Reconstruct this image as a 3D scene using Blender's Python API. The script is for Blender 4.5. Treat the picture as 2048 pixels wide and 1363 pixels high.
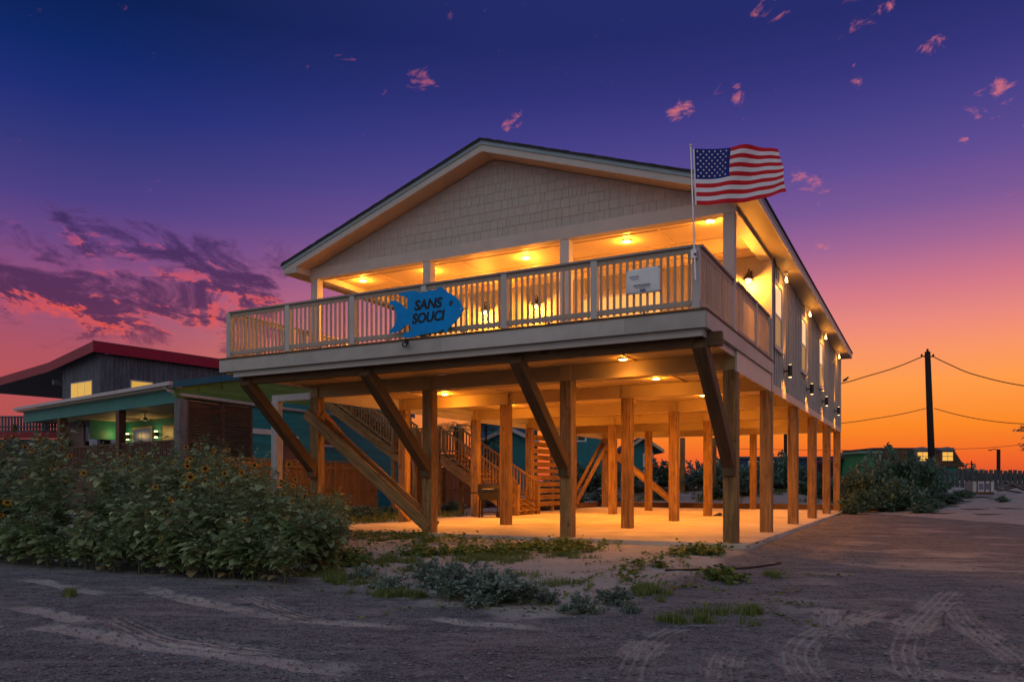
import bpy, math, random
import numpy as np
from mathutils import Vector, Matrix, Quaternion
random.seed(7); np.random.seed(7)
R = math.radians
scene = bpy.context.scene
for o in list(bpy.data.objects): bpy.data.objects.remove(o)
COL = scene.collection

def lin(r, g, b):
    f = lambda c: (c/255/12.92) if c/255 <= .04045 else ((c/255+.055)/1.055)**2.4
    return (f(r), f(g), f(b), 1.0)

# ------------------------------------------------------------------ camera
cam_d = bpy.data.cameras.new('camera'); cam = bpy.data.objects.new('camera', cam_d); COL.objects.link(cam)
cam_d.sensor_width = 36; cam_d.lens = 1558.87/2048*36
cam_d.shift_y = (965.6-681.5)/2048
cam_d.clip_start = .1; cam_d.clip_end = 3000
YAW = .48803
cam.location = (3.292, -15.163, 1.1416); cam.rotation_euler = (R(90), 0, YAW)
scene.camera = cam
FWD = Vector((-math.sin(YAW), math.cos(YAW), 0)); RGT = Vector((math.cos(YAW), math.sin(YAW), 0))
def W(px, D, z=0.0):
    """ground point that lies at survey bearing px (of a 2048 px wide survey sheet) and distance D"""
    p = Vector((3.292, -15.163, 0)) + FWD*D + RGT*((px-1024)/1558.87*D); p.z = z
    return p
def Zat(py, D): return 1.1416+(965.6-py)/1558.87*D

# ------------------------------------------------------------------ view
scene.view_settings.view_transform = 'Standard'; scene.view_settings.look = 'None'
scene.view_settings.exposure = 0; scene.view_settings.gamma = 1
scene.render.engine = 'CYCLES'
scene.cycles.use_denoising = True
scene.cycles.max_bounces = 7; scene.cycles.diffuse_bounces = 4; scene.cycles.transparent_max_bounces = 8
scene.cycles.sample_clamp_indirect = 4
scene.cycles.use_light_tree = True

# ------------------------------------------------------------------ node helper
class N:
    def __init__(s, nt): s.nt = nt; s.n = nt.nodes; s.l = nt.links
    def add(s, t, **k):
        n = s.n.new(t)
        for a, v in k.items(): setattr(n, a, v)
        return n
    def put(s, sock, v):
        if v is None: return
        if isinstance(v, bpy.types.NodeSocket): s.l.new(v, sock)
        else:
            try: sock.default_value = v
            except Exception: sock.default_value = tuple(v)[:len(sock.default_value)]
    def math(s, op, a, b=None, c=None, clamp=False):
        n = s.add('ShaderNodeMath', operation=op, use_clamp=clamp)
        for i, v in enumerate((a, b, c)):
            if v is not None: s.put(n.inputs[i], v)
        return n.outputs[0]
    def vmath(s, op, a, b=None):
        n = s.add('ShaderNodeVectorMath', operation=op); s.put(n.inputs[0], a)
        if b is not None: s.put(n.inputs[1], b)
        return n.outputs['Value'] if op in ('DOT_PRODUCT', 'LENGTH') else n.outputs['Vector']
    def rng(s, v, a, b, c=0., d=1., smooth=True):
        n = s.add('ShaderNodeMapRange', interpolation_type='SMOOTHSTEP' if smooth else 'LINEAR')
        for i, x in enumerate((v, a, b, c, d)): s.put(n.inputs[i], x)
        return n.outputs[0]
    def ramp(s, f, stops, interp='LINEAR'):
        n = s.add('ShaderNodeValToRGB'); cr = n.color_ramp; cr.interpolation = interp
        while len(cr.elements) < len(stops): cr.elements.new(.5)
        for e, (p, c) in zip(cr.elements, stops): e.position = p; e.color = c
        s.put(n.inputs[0], f); return n.outputs[0]
    def mix(s, f, a, b, mode='MIX'):
        n = s.add('ShaderNodeMix', data_type='RGBA', blend_type=mode)
        s.put(n.inputs['Factor'], f); s.put(n.inputs[6], a); s.put(n.inputs[7], b); return n.outputs[2]
    def noise(s, v, scale=5., detail=4., rough=.55, dist=0.):
        n = s.add('ShaderNodeTexNoise'); s.put(n.inputs['Vector'], v)
        n.inputs['Scale'].default_value = scale; n.inputs['Detail'].default_value = detail
        n.inputs['Roughness'].default_value = rough; n.inputs['Distortion'].default_value = dist
        return n.outputs['Fac']
    def xyz(s, x, y, z=0.):
        n = s.add('ShaderNodeCombineXYZ'); s.put(n.inputs[0], x); s.put(n.inputs[1], y); s.put(n.inputs[2], z); return n.outputs[0]

# ------------------------------------------------------------------ world: sky just after sunset
SKY = 1.0
world = bpy.data.worlds.new('World'); scene.world = world; world.use_nodes = True
nt = world.node_tree; nt.nodes.clear(); n = N(nt)
tc = n.add('ShaderNodeTexCoord').outputs['Generated']
sep = n.add('ShaderNodeSeparateXYZ'); nt.links.new(tc, sep.inputs[0]); X, Y, Z = sep.outputs
az = n.math('ARCTAN2', X, Y)                      # 0 = towards the sunset (+y), negative = left of it
hyp = n.math('MAXIMUM', n.math('SQRT', n.math('ADD', n.math('MULTIPLY', X, X), n.math('MULTIPLY', Y, Y))), 1e-4)
ca = n.math('DIVIDE', Y, hyp)
S = lambda z, r, g, b: (z, lin(r, g, b))
warm = n.ramp(Z, [S(0, 205, 78, 48), S(.026, 240, 98, 42), S(.066, 252, 136, 38), S(.116, 255, 156, 74), S(.15, 250, 150, 102), S(.181, 236, 138, 124),
                  S(.224, 206, 118, 138), S(.265, 162, 102, 148), S(.305, 124, 88, 150), S(.353, 92, 75, 146), S(.398, 70, 64, 136), S(.44, 52, 52, 122), S(.49, 38, 44, 108), S(.7, 40, 50, 104), S(1, 84, 92, 124)])
cool = n.ramp(Z, [S(0, 168, 76, 72), S(.07, 180, 82, 80), S(.12, 182, 84, 90), S(.15, 174, 84, 100), S(.181, 158, 83, 114), S(.224, 142, 80, 126), S(.265, 106, 72, 134),
                  S(.305, 77, 64, 132), S(.353, 54, 56, 124), S(.398, 32, 47, 118), S(.44, 17, 40, 104), S(.49, 10, 32, 82), S(.7, 28, 44, 88), S(1, 84, 92, 124)])
anti = n.ramp(Z, [S(0, 172, 164, 164), S(.15, 190, 184, 186), S(.3, 194, 194, 198), S(.5, 180, 185, 194), S(.75, 148, 154, 170), S(1, 84, 92, 124)])
sky = n.mix(n.rng(ca, .52, 1.0), cool, warm)
sky = n.mix(n.rng(ca, .25, -.35), sky, anti)
# clouds: a bank left of the sunset, small puffs elsewhere
def cvec(dx, dz):
    a2 = n.math('ADD', az, dx); z2 = n.math('ADD', Z, dz)
    return n.xyz(n.math('ADD', a2, n.math('MULTIPLY', z2, .55)), n.math('MULTIPLY', z2, 2.1), 3.7)
def cl(dx, dz): return n.noise(cvec(dx, dz), 11.5, 12., .68, .5)
c0 = cl(0, 0); c1 = cl(-.014, .022)
bank = n.math('MULTIPLY', n.rng(az, -.655, -.80), n.math('MULTIPLY', n.rng(Z, .12, .185), n.rng(Z, .345, .27)))
low = n.math('MULTIPLY', n.rng(az, -.55, -.9), n.math('MULTIPLY', n.rng(Z, .06, .12), n.rng(Z, .26, .16)))
thr = n.math('SUBTRACT', .75, n.math('ADD', n.math('MULTIPLY', bank, .345), n.math('MULTIPLY', low, .03)))
dens = n.rng(n.math('SUBTRACT', c0, thr), 0., .19)
lit = n.rng(n.math('SUBTRACT', c1, c0), .012, .085)
dcol = n.ramp(Z, [S(.10, 112, 48, 64), S(.20, 78, 44, 82), S(.32, 54, 42, 94), S(.5, 40, 36, 90)])
lcol = n.ramp(Z, [S(.08, 238, 88, 52), S(.20, 236, 84, 66), S(.30, 206, 84, 104), S(.45, 206, 96, 112)])
thin = n.rng(n.math('SUBTRACT', c0, thr), .13, .0)
ccol = n.mix(n.math('MINIMUM', n.math('ADD', lit, n.math('MULTIPLY', thin, .16)), 1.), dcol, lcol)
sky = n.mix(n.math('MULTIPLY', dens, .88), sky, ccol)
pn = n.noise(n.xyz(n.math('ADD', az, n.math('MULTIPLY', Z, -.3)), n.math('MULTIPLY', Z, 1.8), 4.6), 27., 9., .64, .5)
pm = None
for a_, z_, r_ in [(-0.212, 0.432, 0.0288), (-0.276, 0.421, 0.0216), (0.067, 0.383, 0.0324), (-0.163, 0.501, 0.036), (-0.057, 0.486, 0.036), (-0.612, 0.454, 0.0288), (-0.484, 0.42, 0.0216), (0.012, 0.44, 0.0216), (-0.126, 0.346, 0.0288), (-0.068, 0.427, 0.0144), (-0.106, 0.267, 0.0216), (0.043, 0.36, 0.0158)]:
    e_ = n.math('ADD', n.math('POWER', n.math('ABSOLUTE', n.math('DIVIDE', n.math('SUBTRACT', az, a_), r_)), 2.), n.math('POWER', n.math('ABSOLUTE', n.math('DIVIDE', n.math('SUBTRACT', Z, z_), r_*.6)), 2.))
    g_ = n.rng(e_, 1.6, 0.)
    pm = g_ if pm is None else n.math('MAXIMUM', pm, g_)
puff = n.math('MULTIPLY', n.rng(n.math('ADD', pn, n.math('MULTIPLY', pm, .16)), .655, .82), n.math('MULTIPLY', n.rng(Z, .10, .25), n.rng(Z, .62, .52)))
pcol = n.mix(n.rng(ca, .5, 1.), lin(176, 76, 120), lin(236, 122, 118))
sky = n.mix(n.math('MULTIPLY', puff, .62), sky, pcol)
sky = n.mix(n.rng(Z, 0., -.04), sky, lin(52, 40, 48))
bg = n.add('ShaderNodeBackground'); nt.links.new(sky, bg.inputs[0]); bg.inputs[1].default_value = SKY
wo = n.add('ShaderNodeOutputWorld'); nt.links.new(bg.outputs[0], wo.inputs[0])
world.cycles.sampling_method = 'MANUAL'; world.cycles.sample_map_resolution = 512

# the last glow of the sun that has just gone down behind the house
sun_d = bpy.data.lights.new('sun', 'SUN'); sun = bpy.data.objects.new('sun', sun_d); COL.objects.link(sun)
sun_d.energy = .10; sun_d.angle = R(25); sun_d.color = (1, .55, .32)
sun.rotation_euler = (R(84), 0, R(180-8)); sun.location = (0, 60, 12)

# ------------------------------------------------------------------ materials
MATS = {}
def mat(name, base, rough=.65, var=.18, scale=6., grain=False, bump=.12, var2=None, metal=0., spec=.35, fine=None, emit=None, estr=0., trans=0., attr=None, axis=2, bdist=.01, orand=.12, knot=True):
    if name in MATS: return MATS[name]
    m = bpy.data.materials.new(name); m.use_nodes = True; nt = m.node_tree; p = nt.nodes['Principled BSDF']; q = N(nt)
    oc = q.add('ShaderNodeTexCoord').outputs['Object']; oi = q.add('ShaderNodeObjectInfo')
    off = q.math('MULTIPLY', oi.outputs['Random'], 37.)
    v = q.vmath('ADD', oc, q.xyz(off, off, off))
    st = [1., 1., 1.]
    if grain:
        st = [9., 9., 9.]; st[axis] = .5
        sc = q.vmath('MULTIPLY', v, tuple(st))
        a = q.noise(sc, scale*.35, 6., .65, .6)
        kn = q.noise(q.vmath('MULTIPLY', v, tuple(2.6 if i != axis else 1.1 for i in range(3))), 2.2, 3., .5, .4)
        f = q.math('ADD', q.math('MULTIPLY', a, .75), q.math('MULTIPLY', kn, .25))
    else:
        a = q.noise(v, scale, 6., .6); b = q.noise(v, scale*.17, 3., .5)
        f = q.math('ADD', q.math('MULTIPLY', a, .55), q.math('MULTIPLY', b, .45))
    b0 = Vector(base[:3]); lo = tuple(b0*(1-var))+(1,); hi = tuple(b0*(1+var))+(1,)
    if var2: lo = tuple(var2[:3])+(1,)
    c = q.mix(q.rng(f, .32, .68), lo, hi)
    br = q.rng(oi.outputs['Random'], 0, 1, 1-orand, 1+orand, False)
    c = q.mix(1., c, q.xyz(br, br, br), 'MULTIPLY')
    if grain and knot:
        k2 = q.noise(q.vmath('MULTIPLY', v, tuple(5. if i != axis else 2.2 for i in range(3))), 1.9, 2., .4, .2)
        c = q.mix(q.math('MULTIPLY', q.rng(k2, .66, .74), .7), c, tuple(b0*.28)+(1,))
    q.put(p.inputs['Base Color'], c)
    p.inputs['Roughness'].default_value = rough; p.inputs['Metallic'].default_value = metal; p.inputs['Specular IOR Level'].default_value = spec
    if bump:
        bn = q.add('ShaderNodeBump'); bn.inputs['Strength'].default_value = bump; bn.inputs['Distance'].default_value = bdist
        q.put(bn.inputs['Height'], q.noise(v, fine, 5., .6) if fine else f); q.l.new(bn.outputs[0], p.inputs['Normal'])
    if emit is not None:
        p.inputs['Emission Color'].default_value = emit; p.inputs['Emission Strength'].default_value = estr
    MATS[name] = m; return m
def leafmat(name, c1, c2, rough=.55, trans=.25, dead=None, spec=.35):
    m = bpy.data.materials.new(name); m.use_nodes = True; nt = m.node_tree; p = nt.nodes['Principled BSDF']; q = N(nt)
    oc = q.add('ShaderNodeTexCoord').outputs['Object']; oi = q.add('ShaderNodeObjectInfo'); geo = q.add('ShaderNodeNewGeometry')
    rn = geo.outputs['Random Per Island']
    f = q.math('ADD', q.math('MULTIPLY', rn, .7), q.math('MULTIPLY', oi.outputs['Random'], .3))
    c = q.ramp(f, [(0, tuple(x*.55 for x in c1[:3])+(1,)), (.45, c1), (.85, c2), (1, tuple(min(1, x*1.5) for x in c2[:3])+(1,))])
    c = q.mix(q.rng(q.noise(oc, 30., 3.), .3, .7, 0, .35), c, tuple(x*.6 for x in c1[:3])+(1,))
    if dead: c = q.mix(q.rng(q.math('FRACT', q.math('MULTIPLY', rn, 37.7)), .945, .96), c, dead)
    q.put(p.inputs['Base Color'], c); p.inputs['Roughness'].default_value = rough; p.inputs['Specular IOR Level'].default_value = spec
    tr = q.add('ShaderNodeBsdfTranslucent'); q.put(tr.inputs[0], c)
    mx = q.add('ShaderNodeMixShader'); mx.inputs[0].default_value = trans
    q.l.new(p.outputs[0], mx.inputs[1]); q.l.new(tr.outputs[0], mx.inputs[2])
    q.l.new(mx.outputs[0], nt.nodes['Material Output'].inputs[0]); return m

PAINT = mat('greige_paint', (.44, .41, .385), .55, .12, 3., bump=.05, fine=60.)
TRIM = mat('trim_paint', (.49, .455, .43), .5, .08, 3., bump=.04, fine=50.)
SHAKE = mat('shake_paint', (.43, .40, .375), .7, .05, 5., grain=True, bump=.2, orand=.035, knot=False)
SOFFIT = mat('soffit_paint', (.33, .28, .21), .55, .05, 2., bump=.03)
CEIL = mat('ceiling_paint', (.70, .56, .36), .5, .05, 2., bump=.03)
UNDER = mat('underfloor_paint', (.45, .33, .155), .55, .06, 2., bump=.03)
DRIP = mat('blue_grey_drip_edge', (.22, .31, .37), .4, .1, 4., bump=.02)
ROOF = mat('dark_roof_shingle', (.05, .06, .075), .85, .3, 12., bump=.5, fine=70.)
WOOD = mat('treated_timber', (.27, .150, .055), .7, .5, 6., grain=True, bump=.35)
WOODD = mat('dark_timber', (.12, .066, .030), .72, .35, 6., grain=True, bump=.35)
WOODX = mat('timber_along_x', (.27, .150, .055), .7, .38, 6., grain=True, bump=.35, axis=0)
RAILC = mat('railing_stain', (.42, .34, .28), .6, .10, 5., grain=True, bump=.1, knot=False)
RAILTOP = mat('rail_cap_stain', (.33, .28, .26), .6, .12, 5., grain=True, bump=.1, axis=0, knot=False)
CONC = mat('concrete', (.56, .49, .42), .75, .26, 1.6, bump=.15, fine=35.)
BLACK = mat('black_metal', (.02, .02, .022), .4, .1, 10., bump=.02, spec=.5)
STEEL = mat('brushed_steel', (.55, .56, .58), .3, .08, 10., bump=.02, metal=.9)
WHITE = mat('white_vinyl', (.72, .71, .72), .5, .05, 3., bump=.03)
GLOWY = mat('lit_yellow_window', (.3, .22, .06), .4, .2, 3., bump=0, emit=(1, .55, .09, 1), estr=.62)
GLOWP = mat('lit_porch_glass', (.4, .28, .12), .3, .15, 2., bump=0, emit=(1, .50, .14, 1), estr=.8)
GLASSD = mat('dark_window_glass', (.05, .06, .06), .08, .1, 2., bump=0, spec=.6)
GLOW = mat('lit_window_shade', (.5, .42, .3), .4, .1, 2., bump=0, emit=(1, .62, .30, 1), estr=.78)
GLOWD = mat('lit_window_curtain', (.3, .24, .08), .4, .3, 3., bump=0, emit=(.85, .55, .14, 1), estr=.16)
LENS = mat('lamp_lens', (.9, .8, .6), .4, .0, 2., bump=0, emit=(1, .70, .30, 1), estr=26.)
BULB = mat('lamp_bulb', (.9, .8, .6), .4, .0, 2., bump=0, emit=(1, .62, .22, 1), estr=7.)
LC = (1.0, .335, .03)      # colour of the house's warm lamps

# ------------------------------------------------------------------ geometry helpers
WL = {}
def wloc(p): return WL.get(p.name, Vector((0, 0, 0))) if p else Vector((0, 0, 0))
def tag(o, label=None, cat=None, group=None, kind=None):
    if label: o['label'] = label
    if cat: o['category'] = cat
    if group: o['group'] = group
    if kind: o['kind'] = kind
    return o
def empty(name, loc=(0, 0, 0), rz=0):
    o = bpy.data.objects.new(name, None); COL.objects.link(o); o.location = loc; o.rotation_euler = (0, 0, rz); o.empty_display_size = .2
    WL[o.name] = Vector(loc); return o
def link(name, me, m=None, parent=None, loc=(0, 0, 0), rot=None):
    o = bpy.data.objects.new(name, me); COL.objects.link(o)
    if m and not me.materials: me.materials.append(m)
    if parent: o.parent = parent
    o.location = Vector(loc)-wloc(parent)
    WL[o.name] = Vector(loc)
    if rot is not None:
        if isinstance(rot, Quaternion): o.rotation_mode = 'QUATERNION'; o.rotation_quaternion = rot
        else: o.rotation_euler = rot
    return o
class MB:
    def __init__(s): s.v = []; s.f = []; s.mi = []; s.cur = 0
    def box(s, x0, x1, y0, y1, z0, z1):
        b = len(s.v)
        s.v += [(x0, y0, z0), (x1, y0, z0), (x1, y1, z0), (x0, y1, z0), (x0, y0, z1), (x1, y0, z1), (x1, y1, z1), (x0, y1, z1)]
        s.f += [tuple(b+i for i in q) for q in ((0, 3, 2, 1), (4, 5, 6, 7), (0, 1, 5, 4), (1, 2, 6, 5), (2, 3, 7, 6), (3, 0, 4, 7))]; s.mi += [s.cur]*6
        return s
    def hexa(s, p):           # 8 points, same order as box
        b = len(s.v); s.v += [tuple(q) for q in p]
        s.f += [tuple(b+i for i in q) for q in ((0, 3, 2, 1), (4, 5, 6, 7), (0, 1, 5, 4), (1, 2, 6, 5), (2, 3, 7, 6), (3, 0, 4, 7))]; s.mi += [s.cur]*6
        return s
    def prism(s, pts, d):     # planar outline pts (3d) extruded by vector d
        b = len(s.v); k = len(pts); d = Vector(d)
        s.v += [tuple(p) for p in pts]+[tuple(Vector(p)+d) for p in pts]
        s.f += [tuple(range(b+k-1, b-1, -1)), tuple(range(b+k, b+2*k))]+[(b+i, b+(i+1) % k, b+k+(i+1) % k, b+k+i) for i in range(k)]; s.mi += [s.cur]*(k+2)
        return s
    def bar(s, p0, p1, w, h, up=(0, 0, 1)):
        p0 = Vector(p0); p1 = Vector(p1); d = (p1-p0).normalized(); up = Vector(up)
        if abs(d.dot(up)) > .98: up = Vector((0, 1, 0))
        a = d.cross(up).normalized()*w/2; b = a.cross(d).normalized()*h/2
        return s.hexa([p0-a-b, p0+a-b, p1+a-b, p1-a-b, p0-a+b, p0+a+b, p1+a+b, p1-a+b])
    def tube(s, pts, r, k=8, cap=True):
        b = len(s.v); pts = [Vector(p) for p in pts]; rr = r if isinstance(r, (list, tuple)) else [r]*len(pts)
        prev = None
        for i, p in enumerate(pts):
            d = (pts[min(i+1, len(pts)-1)]-pts[max(i-1, 0)]).normalized()
            u = Vector((0, 0, 1)) if abs(d.z) < .9 else Vector((1, 0, 0))
            a = d.cross(u).normalized() if prev is None else (prev-d*prev.dot(d)).normalized()
            prev = a; c = d.cross(a)
            s.v += [tuple(p+(a*math.cos(2*math.pi*j/k)+c*math.sin(2*math.pi*j/k))*rr[i]) for j in range(k)]
        for i in range(len(pts)-1):
            for j in range(k): s.f.append((b+i*k+j, b+i*k+(j+1) % k, b+(i+1)*k+(j+1) % k, b+(i+1)*k+j)); s.mi.append(s.cur)
        if cap:
            s.f.append(tuple(b+j for j in range(k-1, -1, -1))); s.f.append(tuple(b+(len(pts)-1)*k+j for j in range(k))); s.mi += [s.cur]*2
        return s
    def mesh(s, name='mesh'):
        me = bpy.data.meshes.new(name); me.from_pydata(s.v, [], s.f); me.update(); return me
    def obj(s, name, m, parent=None, loc=None, smooth=False, mats=None):
        """verts are in world space; the object's origin is set to loc (world)"""
        if loc is not None:
            L = Vector(loc); s.v = [tuple(Vector(v)-L) for v in s.v]
        me = s.mesh(name)
        if mats:
            for x in mats: me.materials.append(x)
            me.polygons.foreach_set('material_index', s.mi)
        if smooth: me.polygons.foreach_set('use_smooth', [True]*len(me.polygons))
        return link(name, me, m, parent, loc if loc is not None else (0, 0, 0))
CACHE = {}
def boxmesh(sx, sy, sz, bev, m):
    k = (round(sx, 4), round(sy, 4), round(sz, 4), bev, m.name)
    if k not in CACHE:
        import bmesh
        bm = bmesh.new(); bmesh.ops.create_cube(bm, size=1.)
        bmesh.ops.scale(bm, vec=(sx, sy, sz), verts=bm.verts)
        if bev: bmesh.ops.bevel(bm, geom=bm.edges[:], offset=bev, segments=1, affect='EDGES')
        me = bpy.data.meshes.new('box'); bm.to_mesh(me); bm.free(); me.materials.append(m); CACHE[k] = me
    return CACHE[k]
def piece(name, x0, x1, y0, y1, z0, z1, m, parent, bev=0., rot=None):
    return link(name, boxmesh(x1-x0, y1-y0, z1-z0, bev, m), m, parent, ((x0+x1)/2, (y0+y1)/2, (z0+z1)/2), rot)
def beam(name, p0, p1, w, h, m, parent, bev=0., up=(0, 0, 1)):
    """timber with its grain along the piece: w across, h along 'up'"""
    p0 = Vector(p0); p1 = Vector(p1); d = p1-p0; L = d.length; d.normalize(); up = Vector(up)
    if abs(d.dot(up)) > .98: up = Vector((0, 1, 0))
    a = up.cross(d).normalized(); b = d.cross(a)
    rot = Matrix((a, b, d)).transposed().to_quaternion()
    return link(name, boxmesh(w, h, L, bev, m), m, parent, (p0+p1)/2, rot)
def point(name, loc, e, parent, col=LC, r=.05):
    d = bpy.data.lights.new(name, 'POINT'); d.energy = e; d.color = col; d.shadow_soft_size = r
    o = bpy.data.objects.new(name, d); COL.objects.link(o); o.parent = parent; o.location = Vector(loc)-wloc(parent); return o
def spot(name, loc, direction, e, ang, parent, col=LC, blend=.6, r=.03):
    d = bpy.data.lights.new(name, 'SPOT'); d.energy = e; d.color = col; d.spot_size = R(ang); d.spot_blend = blend; d.shadow_soft_size = r
    o = bpy.data.objects.new(name, d); COL.objects.link(o); o.parent = parent; o.location = Vector(loc)-wloc(parent)
    o.rotation_euler = Vector(direction).to_track_quat('-Z', 'Y').to_euler(); return o

# =================================================================== MAIN HOUSE
XS = [0, -3.415, -6.928, -10.356]; YS = [0, 3.741, 7.896, 12.027, 16.237, 20.122]; PS = .131
house = empty('stilt_house', (0, 0, 0))
tag(house, 'two-storey greige beach house raised on timber pilings with lit front balcony', 'house')
# --- pilings (a square timber each)
pm = boxmesh(PS*2, PS*2, 3.42, .012, WOOD)
for j, y in enumerate(YS):
    for i, x in enumerate(XS):
        if j == 4 and i == 1: pass
        o = link('piling', pm, WOOD, house, (x, y, 3.3-1.71), (0, 0, (R(180) if (i+j) % 2 else 0)))
for px in (1365, 1428):
    p = W(px, 44); link('piling', boxmesh(.24, .24, 3.6, .01, WOOD), WOOD, house, (p.x, p.y, 1.9))
# --- pile caps and beams under the floor
for j, y in enumerate(YS):
    yy = y
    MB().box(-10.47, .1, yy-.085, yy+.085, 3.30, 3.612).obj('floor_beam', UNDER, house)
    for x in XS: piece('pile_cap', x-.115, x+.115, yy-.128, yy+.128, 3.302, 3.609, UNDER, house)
MB().box(.1, .148, 3.62, 20.25, 3.268, 3.45).obj('skirt_board', TRIM, house)
MB().box(-10.5, -10.45, -.13, 20.25, 3.25, 3.605).obj('skirt_board', TRIM, house)
MB().box(-10.45, .10, 20.0, 20.22, 3.27, 3.3).obj('skirt_board', TRIM, house)
# --- underside ceiling with battens (panel joints)
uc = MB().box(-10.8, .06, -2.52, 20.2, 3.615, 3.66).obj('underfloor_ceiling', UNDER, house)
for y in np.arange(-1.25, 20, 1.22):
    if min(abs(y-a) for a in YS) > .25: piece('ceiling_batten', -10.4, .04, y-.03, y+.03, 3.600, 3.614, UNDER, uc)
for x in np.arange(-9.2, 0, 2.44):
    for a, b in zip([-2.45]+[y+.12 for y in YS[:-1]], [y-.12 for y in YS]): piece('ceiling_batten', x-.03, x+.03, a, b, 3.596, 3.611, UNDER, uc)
# --- deck
deck = MB().box(-10.86, .15, -2.6, 3.6, 3.90, 3.95).obj('deck_floor', RAILTOP, house)
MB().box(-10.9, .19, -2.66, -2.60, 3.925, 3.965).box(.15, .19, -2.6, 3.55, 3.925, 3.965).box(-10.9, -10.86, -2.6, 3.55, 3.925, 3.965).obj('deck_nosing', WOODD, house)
for a, b in ((-10.88, -8.6), (-8.597, -4.9), (-4.897, -1.2), (-1.197, .17)):
    piece('fascia_board', a, b, -2.645, -2.6, 3.655, 3.925, PAINT, house)
piece('fascia_board', .15, .178, -2.6, .6, 3.655, 3.925, PAINT, house); piece('fascia_board', .15, .178, .603, 3.6, 3.655, 3.925, PAINT, house)
piece('fascia_board', -10.885, -10.86, -2.6, 3.6, 3.655, 3.925, PAINT, house)
MB().box(-10.86, .15, -2.6, -2.5, 3.66, 3.9).box(.06, .15, -2.5, 3.6, 3.66, 3.9).box(-10.86, -10.78, -2.5, 3.6, 3.66, 3.9).obj('rim_joist', TRIM, house)
MB().box(-10.55, .09, -2.54, -2.49, 3.535, 3.654).obj('lower_trim_board', TRIM, house)
MB().box(.06, .095, -2.488, -.135, 3.535, 3.654).box(.10, .136, -.133, 3.55, 3.262, 3.654).obj('lower_trim_board', TRIM, house)
MB().box(-10.55, -10.51, -2.488, 3.55, 3.535, 3.654).obj('lower_trim_board', TRIM, house)
# girder and knee braces under the cantilever
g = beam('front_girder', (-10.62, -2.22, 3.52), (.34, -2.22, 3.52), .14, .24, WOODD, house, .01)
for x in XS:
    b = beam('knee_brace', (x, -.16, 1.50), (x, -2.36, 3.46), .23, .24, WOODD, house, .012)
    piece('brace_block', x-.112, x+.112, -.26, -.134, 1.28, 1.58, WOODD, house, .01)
# cross braces of the left bays and the rear
for y in (-.165, .165):
    beam('cross_brace', (-10.6, y, 2.92), (-6.86, y, .12), .05, .28, WOOD, house, .006, up=(0, 1, 0) if False else (0, 0, 1))
beam('cross_brace', (-10.22, .0, 2.9), (-10.22, 3.8, .15), .05, .26, WOOD, house, .006)
for x in (-10.2, -10.51):
    beam('cross_brace', (x, 16.2, .25), (x, 20.1, 3.1), .05, .26, WOOD, house, .006)
beam('cross_brace', (-10.4, 19.95, 2.95), (-6.9, 19.95, .2), .05, .26, WOOD, house, .006)
beam('cross_brace', (-10.4, 20.28, 2.95), (-6.9, 20.28, .2), .05, .26, WOOD, house, .006)
# --- walls of the upper storey
def bwall(name, verts):
    return verts.obj(name, PAINT, house)
sw = bwall('side_wall', MB().box(.0, .118, 3.6, 20.25, 3.45, 6.5))
bwall('rear_wall', MB().box(-10.47, 0, 20.13, 20.25, 3.45, 7.0)); bwall('side_wall', MB().box(-10.49, -10.37, 3.6, 20.12, 3.45, 6.5))
MB().box(-10.4, 0, 3.62, 20.1, 3.67, 3.8).obj('floor_deck', TRIM, house)
pw_ = bwall('porch_wall', MB().box(-10.37, -.002, 3.6, 3.7, 3.955, 6.45))
# side windows
SW = [(4.0, 4.95), (8.45, 9.38), (12.65, 13.62)]
def side_window(y0, y1, z0=4.44, z1=5.88):
    w = MB().box(.119, .13, y0, y1, z0, z1).obj('window', WHITE, house)
    f = MB()
    for a, b, c, d in ((y0-.09, y0, z0-.1, z1+.1), (y1, y1+.09, z0-.1, z1+.1)): f.box(.12, .165, a, b, c, d)
    f.box(.12, .165, y0, y1, z1, z1+.1).box(.12, .165, y0, y1, z0-.1, z0).obj('frame', TRIM, w)
    MB().box(.121, .192, y0-.12, y1+.12, z0-.14, z0-.101).obj('sill', TRIM, w)
    zm = (z0+z1)/2
    MB().box(.131, .15, y0, y1, zm-.025, zm+.025).obj('meeting_rail', WHITE, w)
    MB().box(.131, .14, y0+.03, y1-.03, zm+.03, z1-.02).obj('pane', GLOW, w)
    MB().box(.131, .137, y0+.03, y1-.03, z0+.02, zm-.03).obj('pane', GLOWD, w)
for a, b in SW: side_window(a, b)
# battens of the board-and-batten siding
yb = 3.78
while yb < 20.2:
    inw = [w for w in SW if w[0]-.12 < yb < w[1]+.12]
    if inw:
        piece('batten', .1185, .142, yb-.022, yb+.022, 3.46, 4.29, PAINT, sw); piece('batten', .1185, .142, yb-.022, yb+.022, 5.99, 6.36, PAINT, sw)
    else: piece('batten', .1185, .142, yb-.022, yb+.022, 3.46, 6.36, PAINT, sw)
    yb += .305
MB().box(.1185, .15, 3.59, 3.71, 3.45, 6.37).box(-.02, .149, 3.56, 3.598, 3.96, 6.37).obj('corner_board', TRIM, house)
MB().box(.1185, .15, 20.15, 20.28, 3.45, 6.37).obj('corner_board', TRIM, house)
xb = -10.2
OPEN = [(-1.62, -.5), (-4.7, -2.35), (-9.75, -8.05)]
while xb < -.15:
    if not any(a-.13 < xb < b+.13 for a, b in OPEN): piece('batten', xb-.022, xb+.022, 3.578, 3.599, 3.97, 6.38, PAINT, pw_)
    else: piece('batten', xb-.022, xb+.022, 3.578, 3.599, 6.12, 6.38, PAINT, pw_)
    xb += .405
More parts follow.
